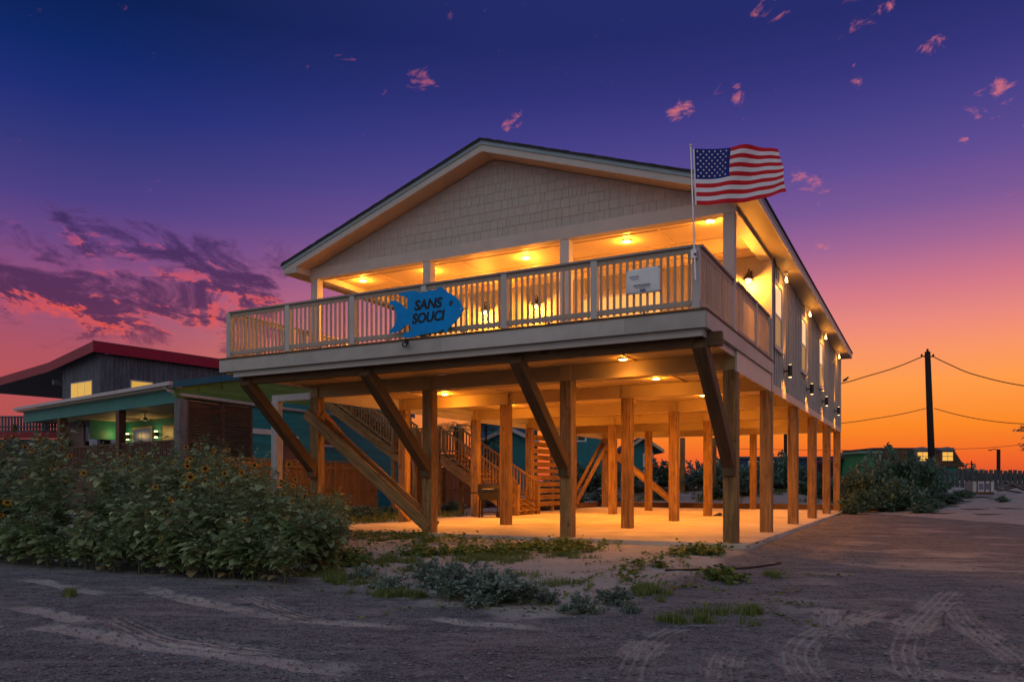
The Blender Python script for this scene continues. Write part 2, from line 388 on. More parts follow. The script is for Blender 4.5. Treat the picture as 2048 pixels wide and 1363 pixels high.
piece('head_trim', -10.3, -.1, 3.572, 3.577, 6.385, 6.40, TRIM, pw_)
def porch_opening(kind, x0, x1, z0, z1):
    w = MB().box(x0, x1, 3.585, 3.599, z0, z1).obj(kind, WHITE, house)
    MB().box(x0-.1, x0, 3.56, 3.6, z0, z1+.1).box(x1, x1+.1, 3.56, 3.6, z0, z1+.1).box(x0, x1, 3.56, 3.6, z1, z1+.1).obj('frame', TRIM, w)
    return w
d = porch_opening('door', -1.62+.1, -.5-.1, 3.96, 5.98)
MB().box(-1.40, -.72, 3.574, 3.584, 4.85, 5.85).obj('pane', GLOWP, d); MB().tube([(-1.44, 3.55, 4.98), (-1.36, 3.55, 4.98)], .018).obj('handle', STEEL, d)
w = porch_opening('sliding_door', -4.6, -2.45, 3.96, 5.95)
for a, b in ((-4.55, -3.58), (-3.5, -2.5)): MB().box(a, b, 3.574, 3.584, 4.02, 5.88).obj('pane', GLOWP, w)
w = porch_opening('window', -9.65, -8.15, 4.75, 5.92)
for a, b in ((-9.6, -8.94), (-8.88, -8.2)): MB().box(a, b, 3.574, 3.584, 4.8, 5.87).obj('pane', GLOWP, w)
# --- porch posts, header, ceiling
PX = [-.03, -3.45, -6.95, -10.37]
for x in PX:
    p = piece('porch_post', x-.105, x+.105, -.105, .105, 3.955, 6.30, TRIM, house, .006)
    MB().box(x-.125, x+.125, -.125, .125, 3.957, 4.1).obj('plinth', TRIM, p)
MB().box(-10.49, .13, -.125, -.02, 6.29, 6.56).obj('frieze_board', TRIM, house)
MB().box(-10.48, .118, -.02, .11, 6.292, 6.44).obj('header_beam', TRIM, house)
MB().box(-.13, .128, .11, 3.6, 6.294, 6.44).obj('header_beam', TRIM, house); MB().box(-10.48, -10.26, .11, 3.6, 6.294, 6.44).obj('header_beam', TRIM, house)
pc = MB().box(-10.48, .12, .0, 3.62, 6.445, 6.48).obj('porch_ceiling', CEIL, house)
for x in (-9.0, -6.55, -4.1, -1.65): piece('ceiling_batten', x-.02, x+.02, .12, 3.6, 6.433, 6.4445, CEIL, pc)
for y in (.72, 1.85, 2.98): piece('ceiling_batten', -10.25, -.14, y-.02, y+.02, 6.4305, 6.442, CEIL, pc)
# --- gable wall and shingles
RX, RZ, SL = -5.18, 8.54, .34
def zroof(x): return RZ-SL*abs(x-RX)
gz = lambda x: zroof(x)-.235
gw = MB().prism([(-10.49, -.09, 6.56), (.13, -.09, 6.56), (.13, -.09, gz(.13)), (RX, -.09, gz(RX)), (-10.49, -.09, gz(-10.49))], (0, .06, 0)).obj('gable_wall', SHAKE, house)
rs = random.Random(3); z0 = 6.56; nsh = 0
while z0 < 8.28:
    x = -10.48 - rs.random()*.1
    while x < .13:
        wd = rs.choice((.09, .12, .15, .18, .2, .23)); a, b = max(x, -10.48), min(x+wd, .125)
        drop = rs.choice((0, 0, .004)); za = z0-drop if z0 > 6.57 else z0+.002
        ta, tb = min(z0+.205, gz(a)-.004), min(z0+.205, gz(b)-.004)
        if b-a > .03 and max(ta, tb) > za+.03:
            ta = max(ta, za+.004); tb = max(tb, za+.004); g_ = .0028
            L = Vector(((a+b)/2, -.1, z0))
            MB().hexa([(a+g_, -.111-rs.random()*.003, za), (b-g_, -.111-rs.random()*.003, za), (b-g_, -.091, za), (a+g_, -.091, za), (a+g_, -.101, ta), (b-g_, -.101, tb), (b-g_, -.091, tb), (a+g_, -.091, ta)]).obj('shingle', SHAKE, gw, L); nsh += 1
        x += wd
    z0 += .2
# --- roof
roof = empty('roof', (RX, 10, 8.4)); roof.parent = house
EX0, EX1, RY0, RY1 = -10.93, .57, -.64, 20.42
def slope(y0, y1, top, bot, inset, name, m):
    b = MB()
    for e in (EX0+inset, EX1-inset):
        ze = zroof(e)
        P = [(RX, y0, RZ-bot), (e, y0, ze-bot), (e, y1, ze-bot), (RX, y1, RZ-bot), (RX, y0, RZ-top), (e, y0, ze-top), (e, y1, ze-top), (RX, y1, RZ-top)]
        b.hexa(P)
    return b.obj(name, m, roof, (RX, 10, 8.4))
slope(RY0-.03, RY1, -.02, .012, -.03, 'roof_shingles', ROOF)
# irregular shingle edge along the rakes and eaves
e = MB()
for sgn, ex in ((-1, EX0), (1, EX1)):
    k = 0; x = RX
    while abs(x-RX) < abs(ex-RX)-.05:
        x2 = x+sgn*.14; h = .008+.012*rs.random()
        za, zb = zroof(x)+.0205, zroof(x2)+.0205
        e.hexa([(min(x, x2), RY0-.045, min(za, zb) if False else zroof(min(x, x2))+.0205), (max(x, x2), RY0-.045, zroof(max(x, x2))+.0205), (max(x, x2), RY0+.4, zroof(max(x, x2))+.0205), (min(x, x2), RY0+.4, zroof(min(x, x2))+.0205),
                (min(x, x2), RY0-.045, zroof(min(x, x2))+.0205+h), (max(x, x2), RY0-.045, zroof(max(x, x2))+.0205+h), (max(x, x2), RY0+.4, zroof(max(x, x2))+.0205+h), (min(x, x2), RY0+.4, zroof(min(x, x2))+.0205+h)])
        x = x2
e.obj('shingle_edge', ROOF, roof, (RX, 10, 8.4))
slope(RY0, RY0+.05, .013, .095, 0, 'drip_edge', DRIP)
slope(RY0+.025, RY0+.06, .096, .236, .01, 'rake_fascia', TRIM)
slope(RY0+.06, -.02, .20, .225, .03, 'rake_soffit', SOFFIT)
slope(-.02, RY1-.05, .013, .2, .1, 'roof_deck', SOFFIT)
zf = zroof(EX1)
for ex, s in ((EX0, -1), (EX1, 1)):
    xa, xb_ = sorted((ex, ex-s*.035))
    MB().box(xa, xb_, RY0+.05, RY1, zf-.095, zf-.013).obj('drip_edge', DRIP, roof, (RX, 10, 8.4))
    xa, xb_ = sorted((ex-s*.01, ex-s*.04)); MB().box(xa, xb_, RY0+.06, RY1-.01, zf-.225, zf-.096).obj('eave_fascia', TRIM, roof, (RX, 10, 8.4))
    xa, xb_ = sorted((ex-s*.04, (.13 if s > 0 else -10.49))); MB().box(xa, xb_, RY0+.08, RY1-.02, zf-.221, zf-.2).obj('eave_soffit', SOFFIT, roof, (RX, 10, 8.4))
    # boxed return at the gable corner
    xw = .13 if s > 0 else -10.49; zi = zroof(xw)-.236
    MB().prism([(ex-s*.05, RY0+.03, zf-.222), (xw, RY0+.03, zf-.222), (xw, RY0+.03, zi), (ex-s*.05, RY0+.03, zf-.2)], (0, .03, 0)).obj('eave_return', TRIM, roof, (RX, 10, 8.4))
    MB().box(min(xw, xw-s*.03), max(xw, xw-s*.03), RY0+.062, -.126, zf-.222, zi+.03).obj('eave_return', TRIM, roof, (RX, 10, 8.4))
# --- railings
balm = boxmesh(.036, .036, .90, 0, RAILC)
def railing(p0, p1, posts, skip_first=False):
    p0 = Vector(p0); p1 = Vector(p1); d = p1-p0; L = d.length; d.normalize(); nrm = Vector((-d.y, d.x, 0))
    r = MB().bar(p0+Vector((0, 0, 1.045)), p1+Vector((0, 0, 1.045)), .13, .036).obj('railing', RAILTOP, house)
    MB().bar(p0+Vector((0, 0, .985)), p1+Vector((0, 0, .985)), .04, .08).bar(p0+Vector((0, 0, .125)), p1+Vector((0, 0, .125)), .05, .085).obj('rail', RAILC, r)
    for t in posts:
        q = p0+d*t; link('rail_post', boxmesh(.12, .12, 1.02, .006, TRIM), TRIM, r, (q.x, q.y, q.z+.513))
    ts = sorted(list(posts)); ed = [0]+ts+[L]; ed = sorted(set(ed))
    for a, b in zip(ed[:-1], ed[1:]):
        nb = int(round((b-a)/.118))
        if b-a < .25: continue
        for k in range(1, nb):
            q = p0+d*(a+(b-a)*k/nb); link('baluster', balm, RAILC, r, (q.x, q.y, q.z+.5), (0, 0, math.atan2(d.y, d.x)))
        c = p0+d*((a+b)/2); MB().box(c.x-.02, c.x+.02, c.y-.02, c.y+.02, c.z, c.z+.083).obj('rail_foot', RAILC, r)
FP = [1.775*i for i in range(7)]
railing((-10.66, -2.53, 3.955), (-.01, -2.53, 3.955), FP)
railing((.03, -2.53, 3.955), (.03, -.12, 3.955), [])
railing((.06, .12, 3.955), (.06, 3.54, 3.955), [1.86, 3.38])
railing((-10.66, -2.53, 3.955), (-10.66, 3.5, 3.955), [2.0, 4.0, 5.9])
# string of pendant bulbs clips on the side wall and a hose hook
MB().tube([(.17, 3.75, 6.36), (.2, 3.76, 6.2), (.17, 3.77, 6.05), (.17, 3.77, 5.7), (.17, 3.78, 3.9)], .012, 6).obj('conduit', BLACK, house)

# =================================================================== LAMPS OF THE HOUSE
def disc(name, c, r, h, m, parent, k=16):
    return MB().tube([(c[0], c[1], c[2]), (c[0], c[1], c[2]+h)], r, k).obj(name, m, parent, c)
def downlight(x, y, z, e, label, group, lit=True):
    t = empty('downlight', (x, y, z)); tag(t, label, 'downlight', group)
    MB().tube([(x, y, z-.012), (x, y, z)], .105, 18).obj('trim_ring', WHITE, t, (x, y, z))
    disc('lens', (x, y, z-.017), .08, .004, LENS if lit else WHITE, t)
    if lit: point('lamp', (x, y, z-.10), e*.22, t, r=.06); spot('lamp', (x, y, z-.03), (0, 0, -1), e*3.2, 158, t, blend=1., r=.07)
    return t
for x, y in ((-2.49, 1.07), (-5.0, 1.15), (-7.62, 1.1)):
    downlight(x, y, 6.43, 165, 'round recessed downlight glowing in the porch ceiling', 'porch ceiling downlights')
for x, y in ((-.55, .6), (-9.7, 1.0)):
    t = downlight(x, y, 6.43, 165, 'round recessed downlight glowing in the porch ceiling', 'porch ceiling downlights')
for x, y in ((-2.0, -.5), (-2.3, 2.6), (-8.45, 3.0), (-2.2, 6.6), (-2.15, 10.6), (-2.2, 14.9), (-2.3, 18.7), (-5.3, 5.8), (-8.4, 6.6), (-5.3, 10.2), (-8.4, 10.4), (-5.3, 14.5), (-8.4, 18.4)):
    downlight(x, y, 3.598, 36 if y < 0 else (215 if x < -8 else 155), 'round recessed downlight glowing under the raised floor', 'underfloor downlights')
downlight(-6.37, -.35, 3.598, 0, 'unlit round downlight under the balcony', None, False)
def sconce(y):
    t = empty('wall_sconce', (.15, y, 3.95)); tag(t, 'black cylinder up-and-down wall light on the board-and-batten side wall', 'wall lamp', 'cylinder lights along the side wall')
    MB().box(.143, .165, y-.05, y+.05, 3.88, 4.02).obj('back_plate', BLACK, t, (.15, y, 3.95))
    MB().box(.165, .24, y-.025, y+.025, 3.93, 3.97).obj('arm', BLACK, t, (.15, y, 3.95))
    MB().tube([(.29, y, 3.80), (.29, y, 4.10)], .058, 14).obj('shade', BLACK, t, (.15, y, 3.95))
    disc('lens', (.29, y, 3.792), .036, .006, BULB, t); disc('lens', (.29, y, 4.102), .036, .006, BULB, t)
    spot('lamp', (.29, y, 3.785), (-.5, 0, -1), 75, 105, t, blend=1.); spot('lamp', (.29, y, 4.115), (-.3, 0, 1), 75, 72, t, blend=1.)
for y in (5.36, 9.59, 13.53, 17.65): sconce(y)
def eave_lamp(y):
    t = empty('eave_spotlight', (.22, y, 6.30)); tag(t, 'small bare spotlight glowing under the eave above the side wall', 'spotlight', 'spotlights under the eave')
    MB().tube([(.24, y, 6.335), (.24, y, 6.29)], .05, 12).obj('canopy', WHITE, t, (.22, y, 6.30))
    MB().tube([(.24, y, 6.292), (.25, y, 6.2)], .014, 8).obj('stem', WHITE, t, (.22, y, 6.30))
    for s in (-.06, .06):
        MB().tube([(.25, y+s*.3, 6.22), (.255, y+s, 6.14), (.255, y+s*1.1, 6.1)], [.016, .026, .026], 10).obj('bulb', BULB, t, (.22, y, 6.30))
    point('lamp', (.30, y, 6.02), 9, t, r=.03)
for y in (5.0, 9.45, 13.6, 18.3): eave_lamp(y)
def barn_lamp(x, z):
    y = 3.575; t = empty('barn_wall_lamp', (x, y, z)); tag(t, 'conical barn-style wall lamp glowing on the porch wall', 'wall lamp', 'barn lamps on the porch wall')
    MB().box(x-.05, x+.05, y-.02, y, z+.1, z+.24).obj('back_plate', BLACK, t, (x, y, z))
    MB().tube([(x, y-.02, z+.2), (x, y-.12, z+.27), (x, y-.2, z+.24), (x, y-.22, z+.15)], .012, 8).obj('arm', BLACK, t, (x, y, z))
    MB().tube([(x, y-.22, z+.16), (x, y-.22, z+.13), (x, y-.22, z-.02)], [.03, .05, .14], 16, cap=False).obj('shade', BLACK, t, (x, y, z))
    MB().tube([(x, y-.22, z+.06), (x, y-.22, z+.02), (x, y-.22, z-.05), (x, y-.22, z-.075)], [.03, .06, .06, .03], 12).obj('bulb', BULB, t, (x, y, z))
    point('lamp', (x, y-.25, z-.12), 150, t, r=.05)
for x in (-.34, -5.85, -7.4): barn_lamp(x, 5.86)

# =================================================================== THINGS ON THE BALCONY
def uv_text(txt, size, loc, m, parent, name, shear=0., off=0., rot=(R(90), 0, 0), align='LEFT', sx=1., ext=.003):
    c = bpy.data.curves.new('text', 'FONT'); c.body = txt; c.size = size; c.shear = shear; c.offset = off; c.extrude = ext; c.align_x = align
    o = bpy.data.objects.new('text', c); COL.objects.link(o); dg = bpy.context.evaluated_depsgraph_get()
    me = bpy.data.meshes.new_from_object(o.evaluated_get(dg)); bpy.data.objects.remove(o)
    r = link(name, me, m, parent, loc, rot); r.scale = (sx, 1, 1); return r
FISH = [(1750,600),(1715,545),(1700,500),(1660,430),(1600,360),(1530,310),(1440,270),(1370,215),(1310,165),(1260,135),(1225,150),(1195,190),(1120,205),(1010,215),(995,238),(880,235),(852,268),(835,276),(815,250),(770,225),(690,222),(600,235),(480,255),(400,280),(375,310),(450,325),(540,355),(572,375),(578,480),(570,590),(545,602),(500,555),(440,500),(380,450),(320,425),(260,430),(205,455),(190,500),(215,515),(260,525),(300,580),(335,680),(345,780),(330,880),(290,960),(240,1020),(172,1080),(200,1100),(310,1100),(380,1070),(450,1020),(520,960),(575,935),(625,945),(650,985),(645,1030),(600,1075),(520,1110),(450,1160),(455,1180),(520,1205),(640,1200),(760,1180),(860,1140),(950,1130),(1050,1110),(1150,1095),(1200,1085),(1260,1060),(1325,1025),(1345,1060),(1370,1100),(1400,1080),(1430,1010),(1490,950),(1550,900),(1620,820),(1690,720),(1712,670),(1730,650)]
FY = -2.70
def onplane(px, py, y):
    r = (px-1024)/1558.87; u = (965.6-py)/1558.87; d = FWD+RGT*r; t = (y+15.163)/d.y
    return Vector((3.292+d.x*t, y, 1.1416+u*t))
BLUE = mat('fish_blue_paint', (.002, .27, .72), .6, .12, 5., bump=.05, fine=40., spec=.15)
INK = mat('navy_ink', (.006, .010, .022), .6, .1, 5., bump=0)
fo = [onplane(760+x/10.483, 560+y/10.483, FY) for x, y in FISH]
fc = onplane(850, 625, FY)
fish = empty('fish_sign', fc); tag(fish, 'blue cut-out fish sign lettered SANS SOUCI on the balcony railing', 'sign')
MB().prism(fo[::-1], (0, .022, 0)).obj('fish_board', BLUE, fish, fc)
def lett(txt, zx0, zy0, zx1, zy1, hgt):
    a = onplane(760+zx0/10.483, 560+zy0/10.483, FY-.004); b = onplane(760+zx1/10.483, 560+zy1/10.483, FY-.004)
    o = uv_text(txt, hgt/.70, a, INK, fish, 'lettering', .18, .009, ext=.002)
    o.scale.x = (b.x-a.x)/max(o.data.vertices[i].co.x for i in range(len(o.data.vertices)))
    o.rotation_euler = (R(90), -math.atan2(b.z-a.z, b.x-a.x), 0)
lett('SANS', 715, 632, 1305, 558, .185); lett('SOUCI', 668, 912, 1360, 822, .185)
ec = onplane(760+1485/10.483, 560+480/10.483, FY-.003)
MB().prism([ec+Vector((math.cos(a)*.045+math.sin(a)*.012, 0, math.sin(a)*.055)) for a in [i*math.tau/14 for i in range(14)]], (0, .002, 0)).obj('eye', mat('fish_eye_navy', (.006, .05, .12), .5, .05, 4., bump=0), fish, fc)
pc_ = onplane(760+1690/10.483, 560+600/10.483, FY-.006); MB().tube([pc_, pc_+Vector((0, .008, 0))], .012, 8).obj('screw', STEEL, fish, fc)
for k in (-.5, .4): MB().box(fc.x+k-.02, fc.x+k+.02, FY+.022, -2.56, 4.3, 4.34).obj('mount', BLACK, fish, fc)
# banner
B = [onplane(a, b, -2.60) for a, b in ((1253, 590.5), (1320.5, 583), (1319.5, 530), (1252, 541.5))]
bc = (B[0]+B[2])/2
ban = empty('vinyl_banner', bc); tag(ban, 'white vinyl banner with small dark print tied to the balcony railing', 'banner')
g = MB(); NX, NZ = 14, 9
for i in range(NX+1):
    for k in range(NZ+1):
        s_, t_ = i/NX, k/NZ; p = (B[0]*(1-s_)+B[1]*s_)*(1-t_)+(B[3]*(1-s_)+B[2]*s_)*t_
        p = p+Vector((0, -.012*math.sin(s_*9+t_*2)*(.4+t_*.6)-.01*math.sin(t_*5), 0)); g.v.append(tuple(p))
for i in range(NX):
    for k in range(NZ): a = i*(NZ+1)+k; g.f.append((a, a+NZ+1, a+NZ+2, a+1)); g.mi.append(0)
bo = g.obj('cloth', WHITE, ban, bc, True); sm = bo.modifiers.new('thick', 'SOLIDIFY'); sm.thickness = .003
PRINT = mat('grey_blue_print', (.13, .14, .24), .6, .1, 5., bump=0)
def bq(s_, t_, y=-.03): p = (B[0]*(1-s_)+B[1]*s_)*(1-t_)+(B[3]*(1-s_)+B[2]*s_)*t_; return p+Vector((0, y, 0))
def pline(s0, s1, t, h, words):
    g = MB(); x = s0; rr = random.Random(int(t*1000))
    while x < s1:
        w_ = rr.uniform(.018, .035); a, b, c, d = bq(x, t), bq(min(x+w_, s1), t), bq(min(x+w_, s1), t+h), bq(x, t+h)
        g.prism([a, b, c, d], (0, .002, 0)); x += w_+(.014 if words else .005)
    g.obj('print', PRINT, ban, bc)
pline(.12, .40, .66, .055, True); pline(.17, .40, .58, .022, False); pline(.24, .72, .30, .06, True); pline(.28, .72, .235, .018, False); pline(.42, .58, .08, .09, False)
for s_, t_ in ((.02, .97), (.98, .97), (.98, .04), (.02, .04)):
    p = bq(s_, t_, -.016); MB().tube([p, p+Vector((0, .07, 0))], .008, 6).obj('tie', BLACK, ban, bc)
# security camera under the fish
sc = onplane(811, 686, -2.70); t = empty('security_camera', sc); tag(t, 'small black security floodlight camera on the balcony fascia below the fish', 'camera')
MB().box(sc.x-.04, sc.x+.04, -2.66, -2.646, sc.z-.01, sc.z+.08).obj('bracket', BLACK, t, sc)
MB().tube([(sc.x, -2.66, sc.z+.03), (sc.x-.01, -2.70, sc.z)], .018, 8).obj('arm', BLACK, t, sc)
MB().tube([(sc.x-.03, -2.69, sc.z-.015), (sc.x+.05, -2.80, sc.z-.045)], [.05, .055], 12).obj('housing', BLACK, t, sc)
MB().tube([(sc.x+.05, -2.80, sc.z-.045), (sc.x+.053, -2.804, sc.z-.046)], .032, 10).obj('lens', STEEL, t, sc)
# flag and pole
RED = mat('flag_red', (.58, .004, .016), .7, .15, 6., bump=.05); FW = mat('flag_white', (.74, .70, .76), .7, .08, 6., bump=.05); NAVY = mat('flag_navy', (.004, .014, .19), .7, .15, 6., bump=.05)
fp0 = onplane(1391, 560, -2.66); fp1 = onplane(1381.5, 292, -2.72)
pole = empty('flagpole', (fp0.x, -2.6, fp0.z)); tag(pole, 'slim aluminium flagpole clamped to the balcony corner post', 'flagpole')
MB().tube([fp0, fp1], [.016, .013], 10).obj('shaft', STEEL, pole, (fp0.x, -2.6, fp0.z))
MB().tube([fp1+Vector((0, 0, z)) for z in (-.01, 0, .02, .035, .045)], [.018, .026, .028, .02, .004], 12).obj('finial', STEEL, pole, (fp0.x, -2.6, fp0.z))
cb = onplane(1389, 507, -2.62); MB().box(cb.x-.045, cb.x+.045, -2.69, -2.595, cb.z-.09, cb.z+.05).obj('clamp', STEEL, pole, (fp0.x, -2.6, fp0.z))
kb = onplane(1390, 508, -2.70); MB().tube([kb, kb+Vector((0, .02, 0))], .022, 10).obj('knob', BLACK, pole, (fp0.x, -2.6, fp0.z))
flag = empty('flag', fp1+Vector((.03, 0, -.5))); tag(flag, 'stars and stripes flag flying from the pole at the balcony corner', 'flag')
fl0 = fp1+Vector((.035, -.0, -.06)); FWd, FHt = 1.46, .90; NI, NK = 60, 52
def fpt(s_, t_):          # s along the fly, t from top (0) to bottom (1)
    lean = .035*t_*(1-s_)
    x = s_*FWd*(1-.035*math.sin(t_*3.1))+lean*1.0-(.10*s_*s_*(t_ < .0))
    cut = .17*max(0, s_-.55)**1.0*max(0, .45-t_)/.45*2.0
    z = -t_*FHt-.030*math.sin(s_*7.5+.9*t_-1.2)*(.25+s_)-.05*s_*(1-t_)*s_+.10*s_*t_*s_-.035*math.sin(s_*2.6)*(t_-.3)-.20*s_+.05*s_*t_
    y = .13*math.sin(s_*9.2+t_*2.1)*s_**.7+.04*math.sin(s_*19+t_*5)*s_
    return fl0+Vector((x-cut, y, z))
g = MB()
for i in range(NI+1):
    for k in range(NK+1): g.v.append(tuple(fpt(i/NI, k/NK)))
for i in range(NI):
    for k in range(NK):
        a = i*(NK+1)+k; g.f.append((a, a+1, a+NK+2, a+NK+1)); st = int(k/NK*13)
        g.mi.append(2 if (i/NI < .41 and st < 7) else (0 if st % 2 == 0 else 1))
        if i == 0: g.mi[-1] = 1
fo_ = g.obj('cloth', None, flag, fl0, True, [RED, FW, NAVY])
st_ = MB()
for r_ in range(9):
    for c_ in range(6 if r_ % 2 == 0 else 5):
        s_ = .41*((c_+ (.5 if r_ % 2 == 0 else 1.))/6*.94+.035); t_ = 7/13*((r_+.85)/9.8)
        o_ = fpt(s_, t_); du = (fpt(s_+.01, t_)-o_).normalized(); dv = (o_-fpt(s_, t_+.01)).normalized(); nn = du.cross(dv).normalized()
        for side in (-1, 1):
            b_ = len(st_.v)
            for q in range(10):
                a = math.pi/2+q*math.pi/5; rr = .021 if q % 2 == 0 else .009
                st_.v.append(tuple(o_+du*math.cos(a)*rr+dv*math.sin(a)*rr+nn*side*.004))
            st_.f.append(tuple(range(b_, b_+10)) if side > 0 else tuple(range(b_+9, b_-1, -1))); st_.mi.append(0)
st_.obj('stars', FW, flag, fl0)
for t_ in (.02, .98):
    p = fpt(0, t_); MB().tube([p, Vector((fp1.x+(fp0.x-fp1.x)*((fp1.z-p.z)/(fp1.z-fp0.z)), -2.7, p.z))], .008, 6).obj('clip', STEEL, flag, fl0)
# chairs on the porch
CH = mat('dark_chair_paint', (.03, .025, .022), .5, .2, 6., bump=.05)
def porch_chair(x, y, rz, label):
    t = empty('porch_chair', (x, y, 3.955), rz); tag(t, label, 'chair', 'chairs on the porch')
    def P(name, b): me = b.mesh(name); o = link(name, me, CH, None); o.parent = t; o.location = (0, 0, 0); return o
    s = P('seat', MB().hexa([(-.28, -.28, .38), (.28, -.28, .38), (.28, .22, .32), (-.28, .22, .32), (-.28, -.28, .42), (.28, -.28, .42), (.28, .22, .36), (-.28, .22, .36)]))
    for i in range(6): P('back_slat', MB().hexa([(-.27+i*.093, .18, .34), (-.195+i*.093, .18, .34), (-.195+i*.093, .21, .34), (-.27+i*.093, .21, .34), (-.27+i*.093, .36, 1.02), (-.195+i*.093, .36, 1.02), (-.195+i*.093, .39, 1.02), (-.27+i*.093, .39, 1.02)]))
    for sx in (-.3, .3):
        P('arm', MB().box(sx-.06, sx+.06, -.34, .32, .6, .63)); P('leg', MB().box(sx-.03, sx+.03, -.3, -.24, 0, .6)); P('leg', MB().box(sx-.03, sx+.03, .2, .26, 0, .6))
porch_chair(-8.6, 2.5, R(8), 'dark slatted porch chair below the window next to the barn lamp'); porch_chair(-2.75, 2.6, R(-6), 'dark slatted porch chair in front of the sliding glass door')

# =================================================================== GROUND
def onground(px, py, z=-.13):
    r = (px-1024)/1558.87; u = (965.6-py)/1558.87; d = FWD+RGT*r; t = (z-1.1416)/u
    return Vector((3.292+d.x*t, -15.163+d.y*t, z))
_G = np.random.RandomState(5).rand(64, 64)
def vnoise(x, y):
    xi = np.floor(x).astype(int); yi = np.floor(y).astype(int); fx = x-xi; fy = y-yi
    fx = fx*fx*(3-2*fx); fy = fy*fy*(3-2*fy); g = lambda a, b: _G[a % 64, b % 64]
    return (g(xi, yi)*(1-fx)+g(xi+1, yi)*fx)*(1-fy)+(g(xi, yi+1)*(1-fx)+g(xi+1, yi+1)*fx)*fy
def fbm(x, y, o=4):
    s = 0; a = .5; t = 0
    for k in range(o): s = s+a*vnoise(x+17.3*k, y-9.1*k); t += a; x, y, a = x*2.03, y*2.03, a*.5
    return s/t
def sst(v, a, b): t = np.clip((v-a)/(b-a), 0, 1); return t*t*(3-2*t)
def hbase(x, y):
    x = np.asarray(x, float); y = np.asarray(y, float)
    z = -.135+.10*sst(y, 2, 14)*sst(x, -1, 2)+.07*sst(y, -1, 6)*sst(-x, 10.4, 12)
    bank = (y-19.5+1.63*(x-.5))/1.91
    z = z+(.62*sst(bank, .2, 7)+.22*sst(bank, 7, 14))*sst(x, .8, 3.5)*(.75+.5*fbm(x*.6, y*.6, 3))
    z = z+.85*sst(y, 22.0, 29)*sst(-x, -1.5, 4)*(.7+.6*fbm(x*.25, y*.25, 3))
    z = z+.5*sst(y, 30, 60)
    n_ = (fbm(x*.55, y*.55, 4)-.5)
    slab = sst(x, -10.9, -10.6)*sst(-x, -.55, -.25)*sst(y, -.5, -.2)*sst(-y, -20.9, -20.5)
    z = z+n_*.07*(1-slab)*(1+1.6*sst(y, 21, 26))
    dxs = np.maximum(np.maximum(-10.72-x, x-.36), 0); dys = np.maximum(np.maximum(-.24-y, y-20.6), 0)
    z = z+.085*np.exp(-np.hypot(dxs, dys)/.9)*(y < 21)
    return z*(1-slab)+(-.16)*slab
TR = [([(25, 1155), (100, 1165), (200, 1185), (245, 1191)], .13, 0), ([(20, 1208), (90, 1224), (205, 1250)], .12, 0),
      ([(218, 1228), (262, 1252), (312, 1273), (420, 1291), (560, 1306), (660, 1318)], .15, 1), ([(30, 1244), (150, 1262), (300, 1290), (450, 1311), (640, 1337), (800, 1350)], .14, 0),
      ([(275, 1171), (380, 1200), (480, 1220), (620, 1241), (760, 1250), (880, 1256)], .13, 0), ([(470, 1187), (530, 1205), (590, 1226), (700, 1242)], .13, 1),
      ([(815, 1227), (900, 1240), (1000, 1250), (1150, 1257)], .10, 0), ([(1262, 1380), (1268, 1340), (1290, 1300), (1345, 1262), (1400, 1240)], .16, 1),
      ([(1442, 1380), (1450, 1320), (1478, 1286)], .15, 1), ([(1650, 1380), (1605, 1335), (1595, 1300), (1620, 1270), (1700, 1240), (1790, 1208)], .16, 1),
      ([(1860, 1380), (1817, 1325), (1815, 1280), (1838, 1240), (1880, 1200), (1915, 1172)], .16, 1), ([(1722, 1290), (1682, 1268), (1661, 1240), (1668, 1205)], .14, 1),
      ([(2070, 1340), (1985, 1283), (1930, 1240), (1905, 1205)], .15, 1),
      ([(1990, 1363), (2020, 1330), (2048, 1310)], .12, 1), ([(610, 1283), (700, 1290)], .09, 0)]
def axis(segs):
    out = [segs[0][0]]
    for a, b, d in segs:
        k = max(1, int(round((b-a)/d))); out += list(a+(b-a)*np.arange(1, k+1)/k)
    return np.array(out)
ax = axis([(-900, -120, 60), (-120, -30, 6), (-30, -12, .5), (-12, -7.5, .12), (-7.5, 6.5, .028), (6.5, 14, .12), (14, 40, .8), (40, 120, 8), (120, 900, 60)])
ay = axis([(-120, -20, 6), (-20, -12.5, .3), (-12.5, -5, .028), (-5, 1, .05), (1, 22, .35), (22, 40, .3), (40, 80, 2), (80, 200, 12), (200, 1500, 100)])
GX, GY = np.meshgrid(ax, ay); gx, gy = GX.ravel(), GY.ravel()
gz_ = hbase(gx, gy)
# shell-road surface (0) against pale sand (1)
edge = np.interp(gx, [-12, -5, -4, -1.5, 0, 1.2, 2.2, 3.0], [-2.0, -6.6, -7.4, -7.9, -8.4, -8.1, -7.0, -3.0])
wob = (fbm(gx*.8, gy*.8, 4)-.5)*2.2
sand = sst(gy-edge+wob, -.5, .7)*sst(-gx+wob*.5, -.9, .4)
sand = np.maximum(sand, sst(gy+wob, 19.5, 22.5)); sand = np.maximum(sand, sst((gy-19.5+1.63*(gx-.5))/1.91+wob*.5, -.3, .9)*sst(gx, .3, 1.)); sand = np.maximum(sand, sst(-gx, 11.5, 13)*.6)
sand = np.maximum(sand, .5*sst(fbm(gx*.6+4, gy*1.5, 5), .48, .70)*sst(gx, .2, 2.5))
sand = np.maximum(sand, .30*sst(fbm(gx*.6+9, gy*2.4+3, 5), .5, .72))
fz = (gx > -11) & (gx < 7.5) & (gy > -12.6) & (gy < -4); ii = np.nonzero(fz)[0]; fx_, fy_ = gx[ii], gy[ii]
ro_ = np.zeros(len(ii)); rm_ = np.zeros(len(ii)); add = np.zeros(len(ii)); dz = np.zeros(len(ii))
patch = sst(fbm(fx_*4.1, fy_*4.1, 4), .30, .62)
